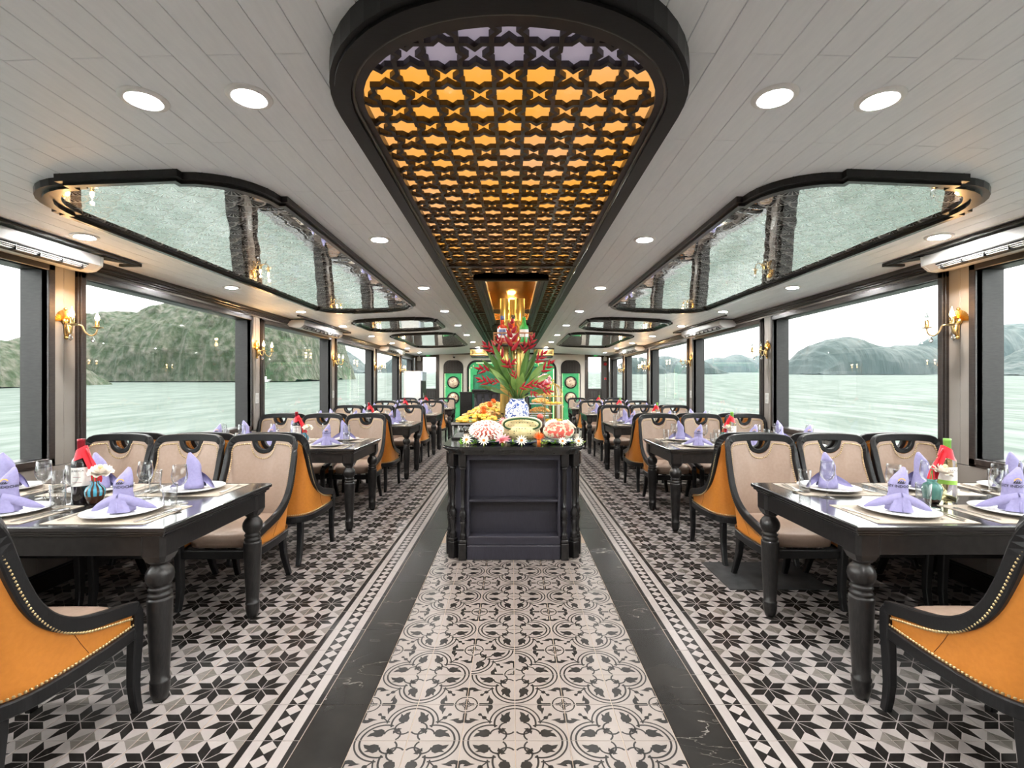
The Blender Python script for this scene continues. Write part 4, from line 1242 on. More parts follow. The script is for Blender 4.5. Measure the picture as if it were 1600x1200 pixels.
    w['stem'] = st.mesh('stem', ['stem_green'])
    fl = MB()
    for ring, (cnt, r, tilt, z) in enumerate(((8,0.046,1.22,0.128),(7,0.044,0.95,0.128),(6,0.040,0.65,0.130),(5,0.034,0.35,0.132))):
        for k in range(cnt):
            a = 2*PI*k/cnt+ring*0.35
            def pet(u, v, a=a, r=r, tilt=tilt, z=z):
                w_ = 0.44*r*math.sin(PI*min(0.12+0.72*v, 0.97))
                rr = r*v*math.sin(tilt); zz = z+r*v*math.cos(tilt)*0.7-0.006*v*v*(tilt > 1)
                t_ = (u-0.5)*2*w_
                zz += 0.004*(u-0.5)**2*8
                return (rr*math.cos(a)-t_*math.sin(a), rr*math.sin(a)+t_*math.cos(a), zz)
            fl.grid(4, 4, pet)
    w['flower'] = fl.mesh('rose_head', ['rose_white'], fix=False)
    w['heart'] = MB().ball((0,0,0.160), 0.009, 8, 5).mesh('rose_heart', ['rose_heart'])
    return w
def drip_mat(name, kind):
    m = mat(name, (0.1,0.1,0.1), 0.12, coat=0.4)
    n, l, b = nodes(m)
    tc = n.new('ShaderNodeTexCoord'); sx = n.new('ShaderNodeSeparateXYZ'); l.new(tc.outputs['Object'], sx.inputs[0])
    def M2(op, a, b2=None):
        q = n.new('ShaderNodeMath'); q.operation = op
        for i, z in enumerate((a, b2)):
            if z is None: continue
            if isinstance(z, (int, float)): q.inputs[i].default_value = z
            else: l.new(z, q.inputs[i])
        return q.outputs[0]
    th = M2('ARCTAN2', sx.outputs[0], sx.outputs[1])
    if kind == 'b':
        st_ = M2('GREATER_THAN', M2('SINE', M2('MULTIPLY', th, 11.0)), -0.1)
        zlim = M2('GREATER_THAN', sx.outputs[2], 0.036)
        mk = M2('MULTIPLY', st_, zlim); c1 = (0.045,0.018,0.010); c2 = (0.05,0.26,0.36)
    else:
        mk = M2('GREATER_THAN', M2('ADD', sx.outputs[2], M2('MULTIPLY', M2('SINE', M2('MULTIPLY', th, 9.0)), 0.0015)), 0.020); c1 = (0.035,0.018,0.012); c2 = (0.06,0.17,0.145)
    mx = n.new('ShaderNodeMixRGB'); l.new(mk, mx.inputs['Fac']); mx.inputs['Color1'].default_value = (*c1,1); mx.inputs['Color2'].default_value = (*c2,1)
    l.new(mx.outputs[0], b.inputs['Base Color'])
    return m
WARE = make_ware()

# ------------------------------------------------------------------ dining rows
ORD = ['first', 'second', 'third', 'fourth', 'fifth']
TY = {-1: [2.345, 4.66, 7.00, 9.30, 11.55], 1: [2.36, 4.64, 7.02, 9.40, 11.65]}
TX = 1.40+TL/2
SEATX = [1.728, 2.240, 2.745]
SEATN = ['aisle', 'middle', 'window']
def napkin(loc, rz, label, printed, group):
    r = empty('napkin', loc, rz)
    b = link('rolled_body', WARE['napkin_body'], r)
    for wm in WARE['wings']: link('wing', wm, r)
    link('front_fold', WARE['front_fold'], r)
    if printed: link('printed_mark', WARE['print'], b)
    tag(r, label, 'napkin', group)
def single(nm, key, loc, rz, label, cat, group):
    o = link(nm, WARE[key], None, loc, rz); tag(o, label, cat, group); return o
def dining():
    for s, sd in ((-1,'left'), (1,'right')):
        for ti in range(5):
            cy = TY[s][ti]; cx = s*TX
            where = '%s %s table' % (ORD[ti], sd)
            t = empty('dining_table', (cx, cy, 0))
            for nm, me in TPARTS: link(nm, me, t)
            for lx, ly in LEG_XY: link('leg', LEG_ME, t, (lx, ly, 0))
            tag(t, 'black wooden dining table with turned legs, %s from the front on the %s side' % (ORD[ti], sd), 'table', 'dining tables')
            for far in (0, 1):
                rowname = 'far' if far else 'near'
                for si in range(3):
                    sx_ = s*SEATX[si]
                    jx, jy, jr = random.uniform(-.003,.003), random.uniform(-.012,.012), random.uniform(-.012,.012)
                    who = '%s seat, %s side of %s' % (SEATN[si], rowname, where)
                    # chairs: seat front reaches just under the table edge
                    vis_chair = not (ti == 0 and not far and si > 0)
                    if vis_chair:
                        yc = cy+(0.70 if far else -0.93)
                        if ti == 0 and not far: yc = 1.648
                        chair((sx_+jx, yc+jy, 0), (PI if far else 0)+jr, 'cream and tan leather dining chair, '+who, 'dining chairs')
                    if ti == 0 and not far and si == 2: continue
                    rz = PI if far else 0
                    d = 1 if not far else -1
                    ey = cy-d*TW/2
                    z = TH+0.0003
                    P = lambda lx, ly, zz=0.0: (sx_+d*lx, ey+d*ly, z+zz)
                    single('placemat', 'placemat', P(0,0.185), rz, 'beige woven placemat, '+who, 'placemat', 'placemats')
                    single('plate', 'plate', P(0,0.195,0.0022), rz, 'round white plate, '+who, 'plate', 'dinner plates')
                    napkin(P(0,0.195,0.0075), rz+random.uniform(-.08,.08)-s*(0.3 if not far else 0), 'folded lilac napkin on the plate, '+who, not far, 'folded napkins')
                    if ti < 3:
                        single('fork', 'fork', P(-0.185,0.175,0.0022), rz+0.08, 'steel fork, '+who, 'fork', 'forks')
                        single('knife', 'knife', P(0.172,0.165,0.0022), rz-0.10, 'steel table knife, '+who, 'knife', 'knives')
                        single('spoon', 'spoon', P(0.198,0.175,0.0022), rz-0.12, 'steel spoon, '+who, 'spoon', 'spoons')
                    single('tumbler', 'tumbler', P(0.165,0.255,0.0022), rz, 'clear straight water tumbler, '+who, 'glass', 'water tumblers')
                    single('wine_glass', 'wine_glass', P(0.125,0.375,0.0), rz, 'clear stemmed wine glass, '+who, 'wine glass', 'wine glasses')
            # centre: bottle with red cloth, bud vase with a pale rose
            bx, by = s*(2.10 if s < 0 else 2.135), cy-0.03
            kind = 'red' if s < 0 else 'white'
            b = empty('wine_bottle', (bx, by, TH+0.0003), 0.25 if s < 0 else -0.2)
            body = link('bottle_body', WARE['bottle_'+kind], b)
            link('label', WARE['label_'+kind], body)
            if s > 0: link('label_band', WARE['label_band'], body)
            link('capsule', WARE['cap_'+kind], b)
            cl = link('neck_wrap', WARE['wrap'], b); tl = link('cloth_tail', WARE['tail'], b)
            if s > 0: cl.scale = (-1,1,1); tl.scale = (-1,1,1)
            tag(b, '%s wine bottle with a red cloth tied at the neck, %s' % ('dark red' if s < 0 else 'pale white', where), 'bottle', 'wine bottles')
            vx = bx+(0.085 if s < 0 else -0.092)
            v = empty('bud_vase', (vx, by-0.02, TH+0.0003)); v.scale = (1.2,1.2,1.12)
            link('vase_body', WARE['vase_blue' if s < 0 else 'vase_green'], v); link('stem', WARE['stem'], v)
            hd = link('rose_head', WARE['flower'], v); link('rose_heart', WARE['heart'], hd)
            hd.rotation_euler = (0.35, 0.1, 0.4); hd.location = (0, 0.03, 0.005); hd.scale = (1.0,1.0,1.05)
            tag(v, '%s glazed bud vase holding one pale rose, %s' % ('blue striped' if s < 0 else 'green', where), 'vase', 'bud vases')
dining()
# ------------------------------------------------------------------ buffet counter
CZ = 0.86
def counter():
    r = empty('buffet_counter', (RX, 3.5, 0))
    tag(r, 'black buffet counter with rounded corners, turned pilasters and shelf recess in the centre aisle', 'counter')
    def plan(hw, y0, y1, rad, n=10):
        p = [(-hw+rad-rad*math.cos(a), y0+rad-rad*math.sin(a)) for a in [PI/2*k/n for k in range(n+1)]]
        p += [(hw-rad+rad*math.sin(a), y0+rad-rad*math.cos(a)) for a in [PI/2*k/n for k in range(n+1)]]
        return p+[(hw, y1), (-hw, y1)]
    L = 5.0
    t = MB()
    t.prism(plan(0.545,0.0,L,0.20), CZ-0.014, CZ); t.prism(plan(0.550,-0.006,L,0.205), CZ-0.024, CZ-0.013); t.prism(plan(0.535,0.012,L,0.19), CZ-0.036, CZ-0.023); t.prism(plan(0.515,0.03,L,0.18), CZ-0.062, CZ-0.035)
    t.build('counter_top', 'table_top_black', r)
    # corner bodies and long sides
    b = MB()
    for s in (-1, 1):
        pts = [(s*0.34,0.10),(s*0.40,0.115),(s*0.445,0.16),(s*0.465,0.24),(s*0.465,L-0.03),(s*0.34,L-0.03)]
        b.prism(pts, 0.0, CZ-0.06)
    b.box(-0.345,0.345,0.20,L-0.04,0.0,CZ-0.06)
    b.build('body', 'counter_black', r)
    f = MB()
    f.box(-0.352,0.352,0.072,0.20,0.0,0.108,0,b=0.004)                 # plinth
    f.build('plinth', 'counter_black', r)
    MB().box(-0.352,0.352,0.085,0.20,0.108,0.172,0,b=0.004).build('bottom_rail', 'counter_black', r)
    MB().box(-0.352,0.352,0.085,0.20,0.75,CZ-0.06,0,b=0.003).build('top_rail', 'counter_black', r)
    for s in (-1, 1):
        MB().box(s*0.335,s*0.355,0.085,0.20,0.172,0.75,0,b=0.003).build('stile', 'counter_black', r)
    MB().box(-0.336,0.336,0.088,0.20,0.432,0.450,0,b=0.003).build('shelf', 'counter_black', r)
    # turned half pilasters on square feet
    prof = [(0.018,0.150),(0.024,0.160),(0.018,0.170),(0.026,0.182),(0.020,0.195),(0.015,0.205),(0.017,0.245),(0.022,0.285),(0.015,0.292),(0.024,0.300),(0.015,0.310),(0.025,0.322),(0.027,0.340),(0.022,0.362),(0.012,0.385),(0.016,0.392),(0.016,0.398),(0.013,0.402),(0.016,0.50),(0.019,0.62),(0.016,0.672),(0.021,0.680),(0.024,0.690),(0.016,0.700)]
    pil = MB().lathe(prof, 16)
    pil.box(-0.028,0.028,-0.028,0.028,0.0,0.125,0,b=0.003).box(-0.026,0.026,-0.026,0.026,0.125,0.152,0,b=0.006)
    pil.box(-0.028,0.028,-0.028,0.028,0.70,CZ-0.055,0,b=0.004)
    pm = pil.mesh('pilaster', ['black_wood'])
    for s in (-1, 1):
        for (x, y, a) in ((0.385,0.085,0.0),(0.462,0.135,0.6),(0.500,0.235,1.3)):
            link('pilaster', pm, r, (s*x, y, 0), s*a)
        for k in range(6):
            link('pilaster', pm, r, (s*0.497, 0.85+k*0.75, 0), PI/2)
counter()

# ------------------------------------------------------------------ things on the counter
def on_counter():
    mat('melon_flesh', (0.78,0.14,0.10), 0.4); mat('melon_rind', (0.80,0.74,0.55), 0.5); mat('melon_skin', (0.03,0.09,0.03), 0.4)
    mat('lotus_pink', (0.82,0.36,0.42), 0.6); mat('lotus_tip', (0.86,0.60,0.60), 0.6); mat('carrot', (0.85,0.20,0.03), 0.5); mat('radish_white', (0.84,0.82,0.70), 0.5)
    mat('herb_green', (0.08,0.24,0.03), 0.6); mat('herb_light', (0.30,0.50,0.05), 0.6); mat('plate_slate', (0.10,0.13,0.19), 0.25, coat=0.3); mat('dark_seed', (0.05,0.03,0.02), 0.5)
    mat('candle_wax', (0.85,0.70,0.55), 0.6)
    noisy('yellow_food', (0.85,0.45,0.03), (0.88,0.60,0.10), 60, rough=0.5); noisy('mixed_food', (0.80,0.25,0.04), (0.70,0.55,0.20), 45, rough=0.5); noisy('green_food', (0.16,0.30,0.05), (0.70,0.35,0.08), 40, rough=0.5)
    melon_dots = noisy('basket_weave', (0.66,0.55,0.26), (0.74,0.64,0.36), 30, rough=0.6)
    n, l, b = nodes(melon_dots)
    v = n.new('ShaderNodeTexVoronoi'); v.inputs['Scale'].default_value = 46; v.inputs['Randomness'].default_value = 0.25
    tc = n.new('ShaderNodeTexCoord'); l.new(tc.outputs['Object'], v.inputs['Vector'])
    c = n.new('ShaderNodeMath'); c.operation = 'LESS_THAN'; c.inputs[1].default_value = 0.22; l.new(v.outputs['Distance'], c.inputs[0])
    mx = n.new('ShaderNodeMixRGB'); l.new(c.outputs[0], mx.inputs['Fac']); l.new(b.inputs['Base Color'].links[0].from_socket, mx.inputs['Color1']); mx.inputs['Color2'].default_value = (0.08,0.09,0.03,1); l.new(mx.outputs[0], b.inputs['Base Color'])
    z = CZ+0.0003
    def plate(x, y, w, d, label):
        m = MB().lathe([(0.001,0.0),(0.6,0.0),(0.75,0.012),(1.0,0.022),(1.0,0.027),(0.74,0.018),(0.001,0.010)], 32)
        m.xform(Matrix.Diagonal((w,d,1,1)))
        o = m.build('oval_plate', 'plate_slate'); o.location = (x,y,z); tag(o, label, 'plate', 'oval serving plates')
    def carved(x, y, kind, label):
        r = empty('carved_watermelon', (x,y,z+0.0185)); r.scale = (0.97,0.95,0.82)
        b = MB().ball((0,0,0.095), 0.1, 20, 12, 0, (1.28,0.93,0.93)); b.build('rind', 'melon_rind' if kind == 'rose' else 'melon_flesh', r)
        if kind == 'rose':
            MB().ball((0,0.012,0.082), 0.1, 20, 12, 0, (1.29,0.93,0.82)).build('green_skin', 'melon_skin', r)
        pts = []
        rnd = random.Random(3)
        pet, red = MB(), MB()
        def surf(u, v, k=1.0):
            # u azimuth, v polar measured from the front-top axis
            d = Vector((math.sin(v)*math.cos(u), -math.cos(v)*0.75+math.sin(v)*math.sin(u)*0.55, math.cos(v)*0.62+math.sin(v)*math.sin(u)*0.75)).normalized()
            return Vector((d.x*0.13*k, d.y*0.095*k, 0.095+d.z*0.095*k)), d
        cents = [(0,0)] if kind == 'dahlia' else [(2.6,0.55),(0.2,0.5),(0.55,1.02)]
        if kind == 'dahlia':
            for ring in range(1, 7):
                cnt = 5+ring*4
                for k in range(cnt):
                    u = 2*PI*k/cnt+ring*0.4; v0 = 0.22*ring-0.10
                    c0, d0 = surf(u, v0, 1.0); c1, d1 = surf(u, v0+0.26, 1.13)
                    side_ = d0.cross(c1-c0).normalized()*0.0098
                    pet.add([c0-side_*0.5, c0+side_*0.5, c0.lerp(c1,0.6)+side_*1.1, c1, c0.lerp(c1,0.6)-side_*1.1], [(0,1,2,3,4)], 0)
                    q, dq = surf(u, v0+0.12, 1.03)
                    if k % 4 == 0: red.ball(q, 0.008, 6, 4, 0, (1.2,0.6,0.8))
        else:
            for (u0, v0) in cents:
                for ring in range(1, 5):
                    cnt = 3+ring*2
                    for k in range(cnt):
                        a = 2*PI*k/cnt+ring*0.5; rr = 0.0115*ring
                        c, d = surf(u0, v0, 1.02+0.05*(4-ring)/4)
                        t1 = d.cross(Vector((0,0,1))).normalized(); t2 = d.cross(t1)
                        pA = c+(t1*math.cos(a)+t2*math.sin(a))*rr; pB = c+(t1*math.cos(a+0.9)+t2*math.sin(a+0.9))*rr
                        pet.add([pA, pB, pB+d*0.010+(pB-c)*0.25, pA+d*0.010+(pA-c)*0.25], [(0,1,2,3)], 0)
                c, d = surf(u0, v0, 1.0); red.ball(c-d*0.030, 0.036, 14, 8, 0, (1,0.9,1))
        if kind == 'rose':
            MB().ball((0,-0.004,0.098), 0.0985, 22, 14, 0, (1.27,0.94,0.93)).build('red_flesh', noisy('carved_flesh', (0.80,0.70,0.50), (0.74,0.12,0.09), 34, detail=1, lo=0.42, hi=0.48, rough=0.4), r)
        pet.build('carved_petals', 'radish_white', r, fix=False); red.build('flesh', 'melon_flesh', r)
        tag(r, label, 'carved fruit')
    pl = px(760, 692, 3.72); plate(pl.x, 3.72, 0.155, 0.10, 'dark oval plate under the petal-carved watermelon')
    carved(pl.x, 3.73, 'dahlia', 'watermelon carved with layered white and red petals on an oval plate')
    pr_ = px(873, 692, 3.72); plate(pr_.x, 3.72, 0.15, 0.10, 'dark oval plate under the rose-carved watermelon')
    carved(pr_.x, 3.73, 'rose', 'watermelon carved with red roses and green skin on an oval plate')
    pc = px(815, 692, 3.70); plate(pc.x, 3.66, 0.13, 0.07, 'dark oval plate in front of the carved melon basket')
    # melon basket
    r = empty('melon_basket', (px(815,690,3.86).x, 3.86, z))
    tag(r, 'carved melon basket with dotted rind and dark green rim before the vase', 'carved fruit')
    MB().ball((0,0,0.078), 0.1, 26, 12, 0, (1.52,0.95,0.78)).build('lower_shell', 'basket_weave', r)
    MB().ball((0,0.01,0.128), 0.1, 26, 12, 0, (1.42,0.85,0.62)).build('upper_shell', 'basket_weave', r)
    def ell(hx, hz, zc, y): return [Vector((hx*math.cos(a), y-0.012*math.sin(a), zc+hz*math.copysign(abs(math.sin(a))**0.8, math.sin(a)))) for a in [2*PI*k/36 for k in range(36)]]
    MB().tube(ell(0.142,0.047,0.142,-0.072), 0.0075, 8, closed=True).build('rim', 'melon_skin', r)
    MB().tube(ell(0.156,0.060,0.142,-0.062), 0.007, 8, closed=True).build('rim', 'melon_rind', r)
    # carved flowers
    def flower(px_, py_, Y, kind, label, sc=1.0):
        p = px(px_, py_, Y); base = z
        r = empty('carved_flower', (p.x, Y, base))
        hgt = max(p.z-base, 0.02)
        st = MB().tube([(0,0.01,0.0),(0,0.005,hgt*0.6),(0,0,hgt)], 0.006*sc if kind != 'carrot' else 0.014, 8)
        st.build('stalk', 'herb_light' if kind != 'carrot' else 'carrot', r)
        pm = MB()
        cfg = {'daisy': ((12,0.048,0.012,1.25),(9,0.034,0.010,0.85)), 'lotus': ((10,0.060,0.022,1.15),(9,0.056,0.020,0.8),(7,0.046,0.018,0.45)), 'carrot': ((16,0.055,0.006,1.0),(14,0.055,0.006,0.7),(12,0.052,0.006,0.4),(6,0.048,0.006,0.15))}[kind]
        for ri, (cnt, L, wd, tilt) in enumerate(cfg):
            for k in range(cnt):
                a = 2*PI*k/cnt+ri*0.3
                def pet(u, v, a=a, L=L*sc, wd=wd*sc, tilt=tilt):
                    ww = wd*math.sin(PI*(0.18+0.80*v))*(u-0.5)
                    tt = tilt*(0.75+0.35*v)
                    rr = L*v*math.sin(tt); h = L*v*math.cos(tt)+0.4*abs(u-0.5)*wd
                    return (rr*math.cos(a)-ww*math.sin(a), rr*math.sin(a)+ww*math.cos(a), hgt+h)
                pm.grid(3, 4, pet)
        # tilt the head to the viewer
        T0 = Matrix.Translation((0,0,hgt)) @ Matrix.Rotation(0.95 if kind == 'daisy' else 0.45, 4, 'X') @ Matrix.Translation((0,0,-hgt))
        pm.xform(T0)
        pm.build('petals', {'daisy':'radish_white','lotus':'lotus_grad','carrot':'carrot'}[kind], r, fix=False)
        cm = MB().ball((0,0,hgt+0.004), 0.016*sc, 10, 6, 0, (1,1,0.8)); cm.xform(T0)
        cm.build('centre', 'carrot', r)
        tag(r, label, 'flower', 'carved vegetable flowers')
    lg = mat('lotus_grad', (0.84,0.42,0.47), 0.6)
    n, l, b = nodes(lg); t = n.new('ShaderNodeTexNoise'); t.inputs['Scale'].default_value = 28; rp = n.new('ShaderNodeValToRGB'); rp.color_ramp.elements[0].position = 0.4; rp.color_ramp.elements[1].position = 0.62
    rp.color_ramp.elements[0].color = (0.82,0.25,0.33,1); rp.color_ramp.elements[1].color = (0.88,0.66,0.60,1); tcx = n.new('ShaderNodeTexCoord'); l.new(tcx.outputs['Object'], t.inputs['Vector']); l.new(t.outputs['Fac'], rp.inputs['Fac']); l.new(rp.outputs['Color'], b.inputs['Base Color'])
    flower(729, 688, 3.66, 'daisy', 'white carved daisy with orange centre at the left end of the counter')
    flower(756, 689, 3.585, 'daisy', 'white carved daisy with orange centre before the petal-carved watermelon')
    flower(815, 689, 3.585, 'daisy', 'white carved daisy with orange centre before the melon basket')
    flower(879, 690, 3.60, 'daisy', 'pale carved daisy before the rose-carved watermelon', 0.8)
    flower(904, 690, 3.66, 'daisy', 'pale carved daisy at the right end of the counter', 0.9)
    flower(785, 690, 3.58, 'lotus', 'large pink carved lotus in the middle of the counter front', 1.15)
    flower(787, 662, 3.98, 'lotus', 'pink carved lotus standing left of the melon basket', 1.0)
    flower(842, 686, 3.59, 'carrot', 'orange carved carrot flower on its stem before the rose-carved watermelon', 1.05)
    # sprigs of greenery
    rnd = random.Random(11)
    spots = [(722,698),(742,699),(768,697),(800,700),(826,699),(852,698),(866,700),(893,697),(908,697),(848,692),(771,690)]
    for i, (sx_, sy_) in enumerate(spots):
        Y = 3.62+0.03*(i % 3)
        p = px(sx_, sy_, Y); m = MB(); 
        for k in range(16):
            a = rnd.uniform(0,2*PI); L = rnd.uniform(0.025,0.055); h0 = rnd.uniform(0.0,0.012); e = rnd.uniform(0.1,0.9)
            d = Vector((math.cos(a)*math.cos(e), math.sin(a)*math.cos(e), math.sin(e))); sd = d.cross(Vector((0,0,1))).normalized()*rnd.uniform(0.006,0.010)
            o_ = Vector((rnd.uniform(-.02,.02), rnd.uniform(-.012,.012), h0))
            m.add([o_, o_+d*L*0.5+sd, o_+d*L, o_+d*L*0.5-sd], [(0,1,2,3)], i % 2 if k % 3 else (i+1) % 2)
        o = m.build('leafy_sprig', ['herb_green','herb_light'], None, fix=False); o.location = (p.x, Y, z)
        tag(o, 'green garnish sprig along the counter front, %s from the left' % ['first','third','fifth','sixth','seventh','ninth','tenth','eleventh','last','eighth','fourth'][i], 'sprig', 'garnish sprigs')
    # candle cups
    for sx_, nm in ((729,'left'), (900,'right')):
        p = px(sx_, 690, 3.80)
        r = empty('candle_cup', (p.x, 3.80, z))
        MB().lathe([(0.001,0.0),(0.026,0.0),(0.027,0.004),(0.030,0.115),(0.0285,0.115),(0.025,0.006),(0.001,0.006)], 20).build('glass_cup', 'acrylic', r)
        MB().lathe([(0.001,0.007),(0.0235,0.007),(0.0235,0.065),(0.001,0.066)], 16).build('candle', 'candle_wax', r)
        tag(r, 'clear glass cup with a pale candle at the %s end of the counter' % nm, 'candle')
    # ---------------- blue and white vase with heliconias
    bw = mat('blue_white_china', (0.80,0.82,0.85), 0.12, coat=0.4)
    n, l, b = nodes(bw)
    tc = n.new('ShaderNodeTexCoord'); t = n.new('ShaderNodeTexNoise'); t.inputs['Scale'].default_value = 24; t.inputs['Detail'].default_value = 3; t.inputs['Distortion'].default_value = 2.2
    l.new(tc.outputs['Object'], t.inputs['Vector'])
    rp = n.new('ShaderNodeValToRGB'); rp.color_ramp.elements[0].position = 0.50; rp.color_ramp.elements[1].position = 0.54; rp.color_ramp.elements[0].color = (0.72,0.77,0.84,1); rp.color_ramp.elements[1].color = (0.035,0.08,0.32,1)
    l.new(t.outputs['Fac'], rp.inputs['Fac']); l.new(rp.outputs['Color'], b.inputs['Base Color'])
    VY = 4.22; vp = px(808, 640, VY)
    r = empty('flower_vase', (vp.x, VY, z))
    MB().lathe([(0.001,0.0),(0.072,0.0),(0.078,0.01),(0.100,0.12),(0.108,0.20),(0.106,0.245),(0.094,0.285),(0.074,0.308),(0.066,0.318),(0.066,0.332),(0.069,0.336),(0.060,0.336),(0.058,0.315),(0.001,0.30)], 32).build('vase_body', bw, r)
    tag(r, 'blue and white china vase of red flowers on the buffet counter', 'vase')
    bq = empty('flower_bouquet', (vp.x, VY, z+0.31))
    tag(bq, 'tall bouquet of red heliconias and long green leaves in the china vase', 'bouquet')
    top0 = Vector((vp.x, VY, z+0.32))
    mat('heli_red', (0.34,0.005,0.016), 0.45); mat('heli_tip', (0.85,0.30,0.03), 0.45); noisy('leaf_green', (0.045,0.115,0.022), (0.09,0.20,0.035), 9, rough=0.35); noisy('leaf_bright', (0.13,0.26,0.05), (0.24,0.38,0.10), 9, rough=0.35); mat('leaf_back', (0.22,0.32,0.12), 0.5)
    def leaf(tip, w, bend, m, start=0.30):
        tip = Vector(tip)-top0
        mid = tip*0.55+Vector((0,bend[0],bend[1]))
        P = []
        for k in range(13):
            t = k/12; P.append((1-t)**2*Vector((tip.x*0.03,tip.y*0.03,0))+2*t*(1-t)*mid+t*t*tip)
        mb = MB(); nrm = Vector((0,-1,0.35)).normalized()
        def fn(u, v):
            i = v*12; i0 = min(int(i),11); f = i-i0; p = P[i0].lerp(P[i0+1], f); tg = (P[i0+1]-P[i0]).normalized()
            sd = tg.cross(nrm).normalized()
            t = v
            ww = 0.004 if t < start else 0.78*w*math.sin(PI*min(max((t-start)/(1-start),0.0),1)**0.75)+0.002
            c = (u-0.5)*2
            return tuple(p+sd*(ww*c)+nrm*(-0.18*ww*(1-abs(c))))
        mb.grid(5, 22, fn)
        n_ = len(mb.v); f_ = list(mb.f); mb.add([(x, y+0.0015, zz) for x, y, zz in mb.v[:n_]], [tuple(reversed(q)) for q in f_], 0, True)
        o = mb.build('leaf', m, bq, fix=False); o.location = (0,0,0.01)
    L = [  # tip pixel x, y, depth offset, width, bend, material
        (758,546,-0.05,0.030,(-0.02,0.05),'leaf_green'),(752,562,0.02,0.034,(0.0,0.06),'leaf_green'),(768,534,-0.10,0.030,(-0.03,0.02),'leaf_green'),(748,604,-0.12,0.024,(-0.05,0.05),'leaf_green'),(765,575,-0.10,0.030,(-0.04,0.05),'leaf_bright'),
        (829,528,0.0,0.032,(0.0,0.0),'leaf_green'),(824,548,-0.06,0.030,(-0.02,0.0),'leaf_green'),(856,564,-0.06,0.040,(-0.03,0.05),'leaf_bright'),(861,584,-0.1,0.034,(-0.05,0.05),'leaf_bright'),(866,611,-0.12,0.030,(-0.05,0.06),'leaf_bright'),
        (803,578,-0.12,0.046,(-0.05,0.0),'leaf_bright'),(817,582,-0.14,0.040,(-0.05,0.0),'leaf_bright'),(786,560,0.05,0.032,(0.03,0.0),'leaf_green'),(840,545,0.08,0.036,(0.03,0.02),'leaf_green'),(778,590,-0.14,0.026,(-0.05,0.04),'leaf_green'),(835,600,-0.14,0.026,(-0.05,0.03),'leaf_bright'),(795,540,0.06,0.022,(0.03,0.0),'leaf_green'),(770,555,0.08,0.030,(0.03,0.0),'leaf_green')]
    for (x, y, dy, w, bend, m) in L:
        leaf(px(x, y, VY+dy), w, bend, m)
    def helico(x, y, dy, ang, size, cnt=5):
        c = px(x, y, VY+dy)-top0
        st = MB().tube([Vector((c.x*0.05,c.y*0.05,0)), c*0.5+Vector((c.x*-0.1,0,0.02)), c], [0.004,0.0035,0.003], 6)
        o = st.build('flower_stem', 'stem_green', bq); o.location = (0,0,0.01)
        hd = MB(); ax = Vector((math.cos(ang), -0.25, math.sin(ang))).normalized(); pe = ax.cross(Vector((0,1,0))).normalized()
        for k in range(cnt):
            sgn = 1 if k % 2 else -1
            b0 = c+ax*(size*0.26*k); d = (ax*0.80+pe*sgn*0.62).normalized() if k < cnt-1 else ax
            Lk = size*(0.85-0.09*k)
            p = [b0+d*(Lk*t)+ax*(0.10*Lk*t*t) for t in (0,0.2,0.5,0.8,1.0)]
            hd.tube(p, [size*0.06,size*0.135,size*0.11,size*0.05,size*0.005], 6, 0)
            if k % 2 == 0: hd.tube([b0+d*(Lk*0.15)+pe*0.004, b0+d*(Lk*0.6)+pe*sgn*size*0.06], [size*0.035,size*0.006], 5, 1)
        o = hd.build('red_bract', ['heli_red','heli_tip'], bq); o.location = (0,0,0.01)
    for (x, y, dy, an, sz, cn) in ((800,548,-0.10,1.57,0.15,7),(784,560,-0.05,2.1,0.12,5),(772,552,-0.06,2.35,0.10,5),(798,576,-0.16,2.4,0.09,4),(764,580,-0.08,2.9,0.10,4),(790,573,-0.14,0.6,0.09,4),(768,600,-0.14,2.75,0.10,5),(780,598,-0.15,3.0,0.07,4),
                                  (826,545,-0.02,1.2,0.10,5),(818,552,0.0,1.5,0.09,4),(836,566,-0.08,0.75,0.10,5),(846,580,-0.1,0.7,0.10,5),(812,606,-0.16,0.35,0.08,4),(822,602,-0.16,0.15,0.09,5),(838,602,-0.12,0.1,0.09,4),(848,608,-0.14,-0.25,0.08,4),(830,610,-0.16,-0.9,0.07,3),(805,592,-0.15,1.9,0.07,4),(782,540,0.0,1.9,0.08,4)):
        helico(x, y, dy, an, sz, cn)
    # ---------------- chafing dishes along the left edge
    def heap(mb, hx, hy, h, seed, m=0):
        rn = random.Random(seed)
        for k in range(70):
            a, q = rn.uniform(0,2*PI), math.sqrt(rn.random())
            x, y = hx*q*math.cos(a), hy*q*math.sin(a); zz = h*(1-q*q)
            mb.ball((x,y,zz), rn.uniform(0.012,0.020), 6, 4, m, (1.2,1,0.7))
    foods = ['yellow_food', 'mixed_food', 'yellow_food', 'mixed_food', 'green_food', 'mixed_food']
    words = ['yellow fruit and an orange flower', 'orange carrot pieces', 'yellow noodles', 'mixed orange vegetables', 'green vegetables', 'mixed orange rice']
    for k in range(6):
        Y = 4.20+k*0.62; x = -0.30
        r = empty('chafing_dish', (x, Y, z)); h = 0.145
        tag(r, 'chrome buffet tray of %s, %s in the row' % (words[k], ['first','second','third','fourth','fifth','sixth'][k]), 'serving tray', 'buffet trays')
        b = MB(); b.box(-0.215,0.215,-0.22,0.22,h-0.03,h,0,b=0.008)
        for sx_ in (-1,1):
            for sy_ in (-1,1): b.box(sx_*0.205,sx_*0.190,sy_*0.21,sy_*0.195,0.012,h-0.02,0,b=0.002)
        b.build('water_pan', 'chrome', r)
        MB().box(-0.21,0.21,-0.215,0.215,0.0,0.016,0,b=0.004).build('base_tray', 'black_wood', r)
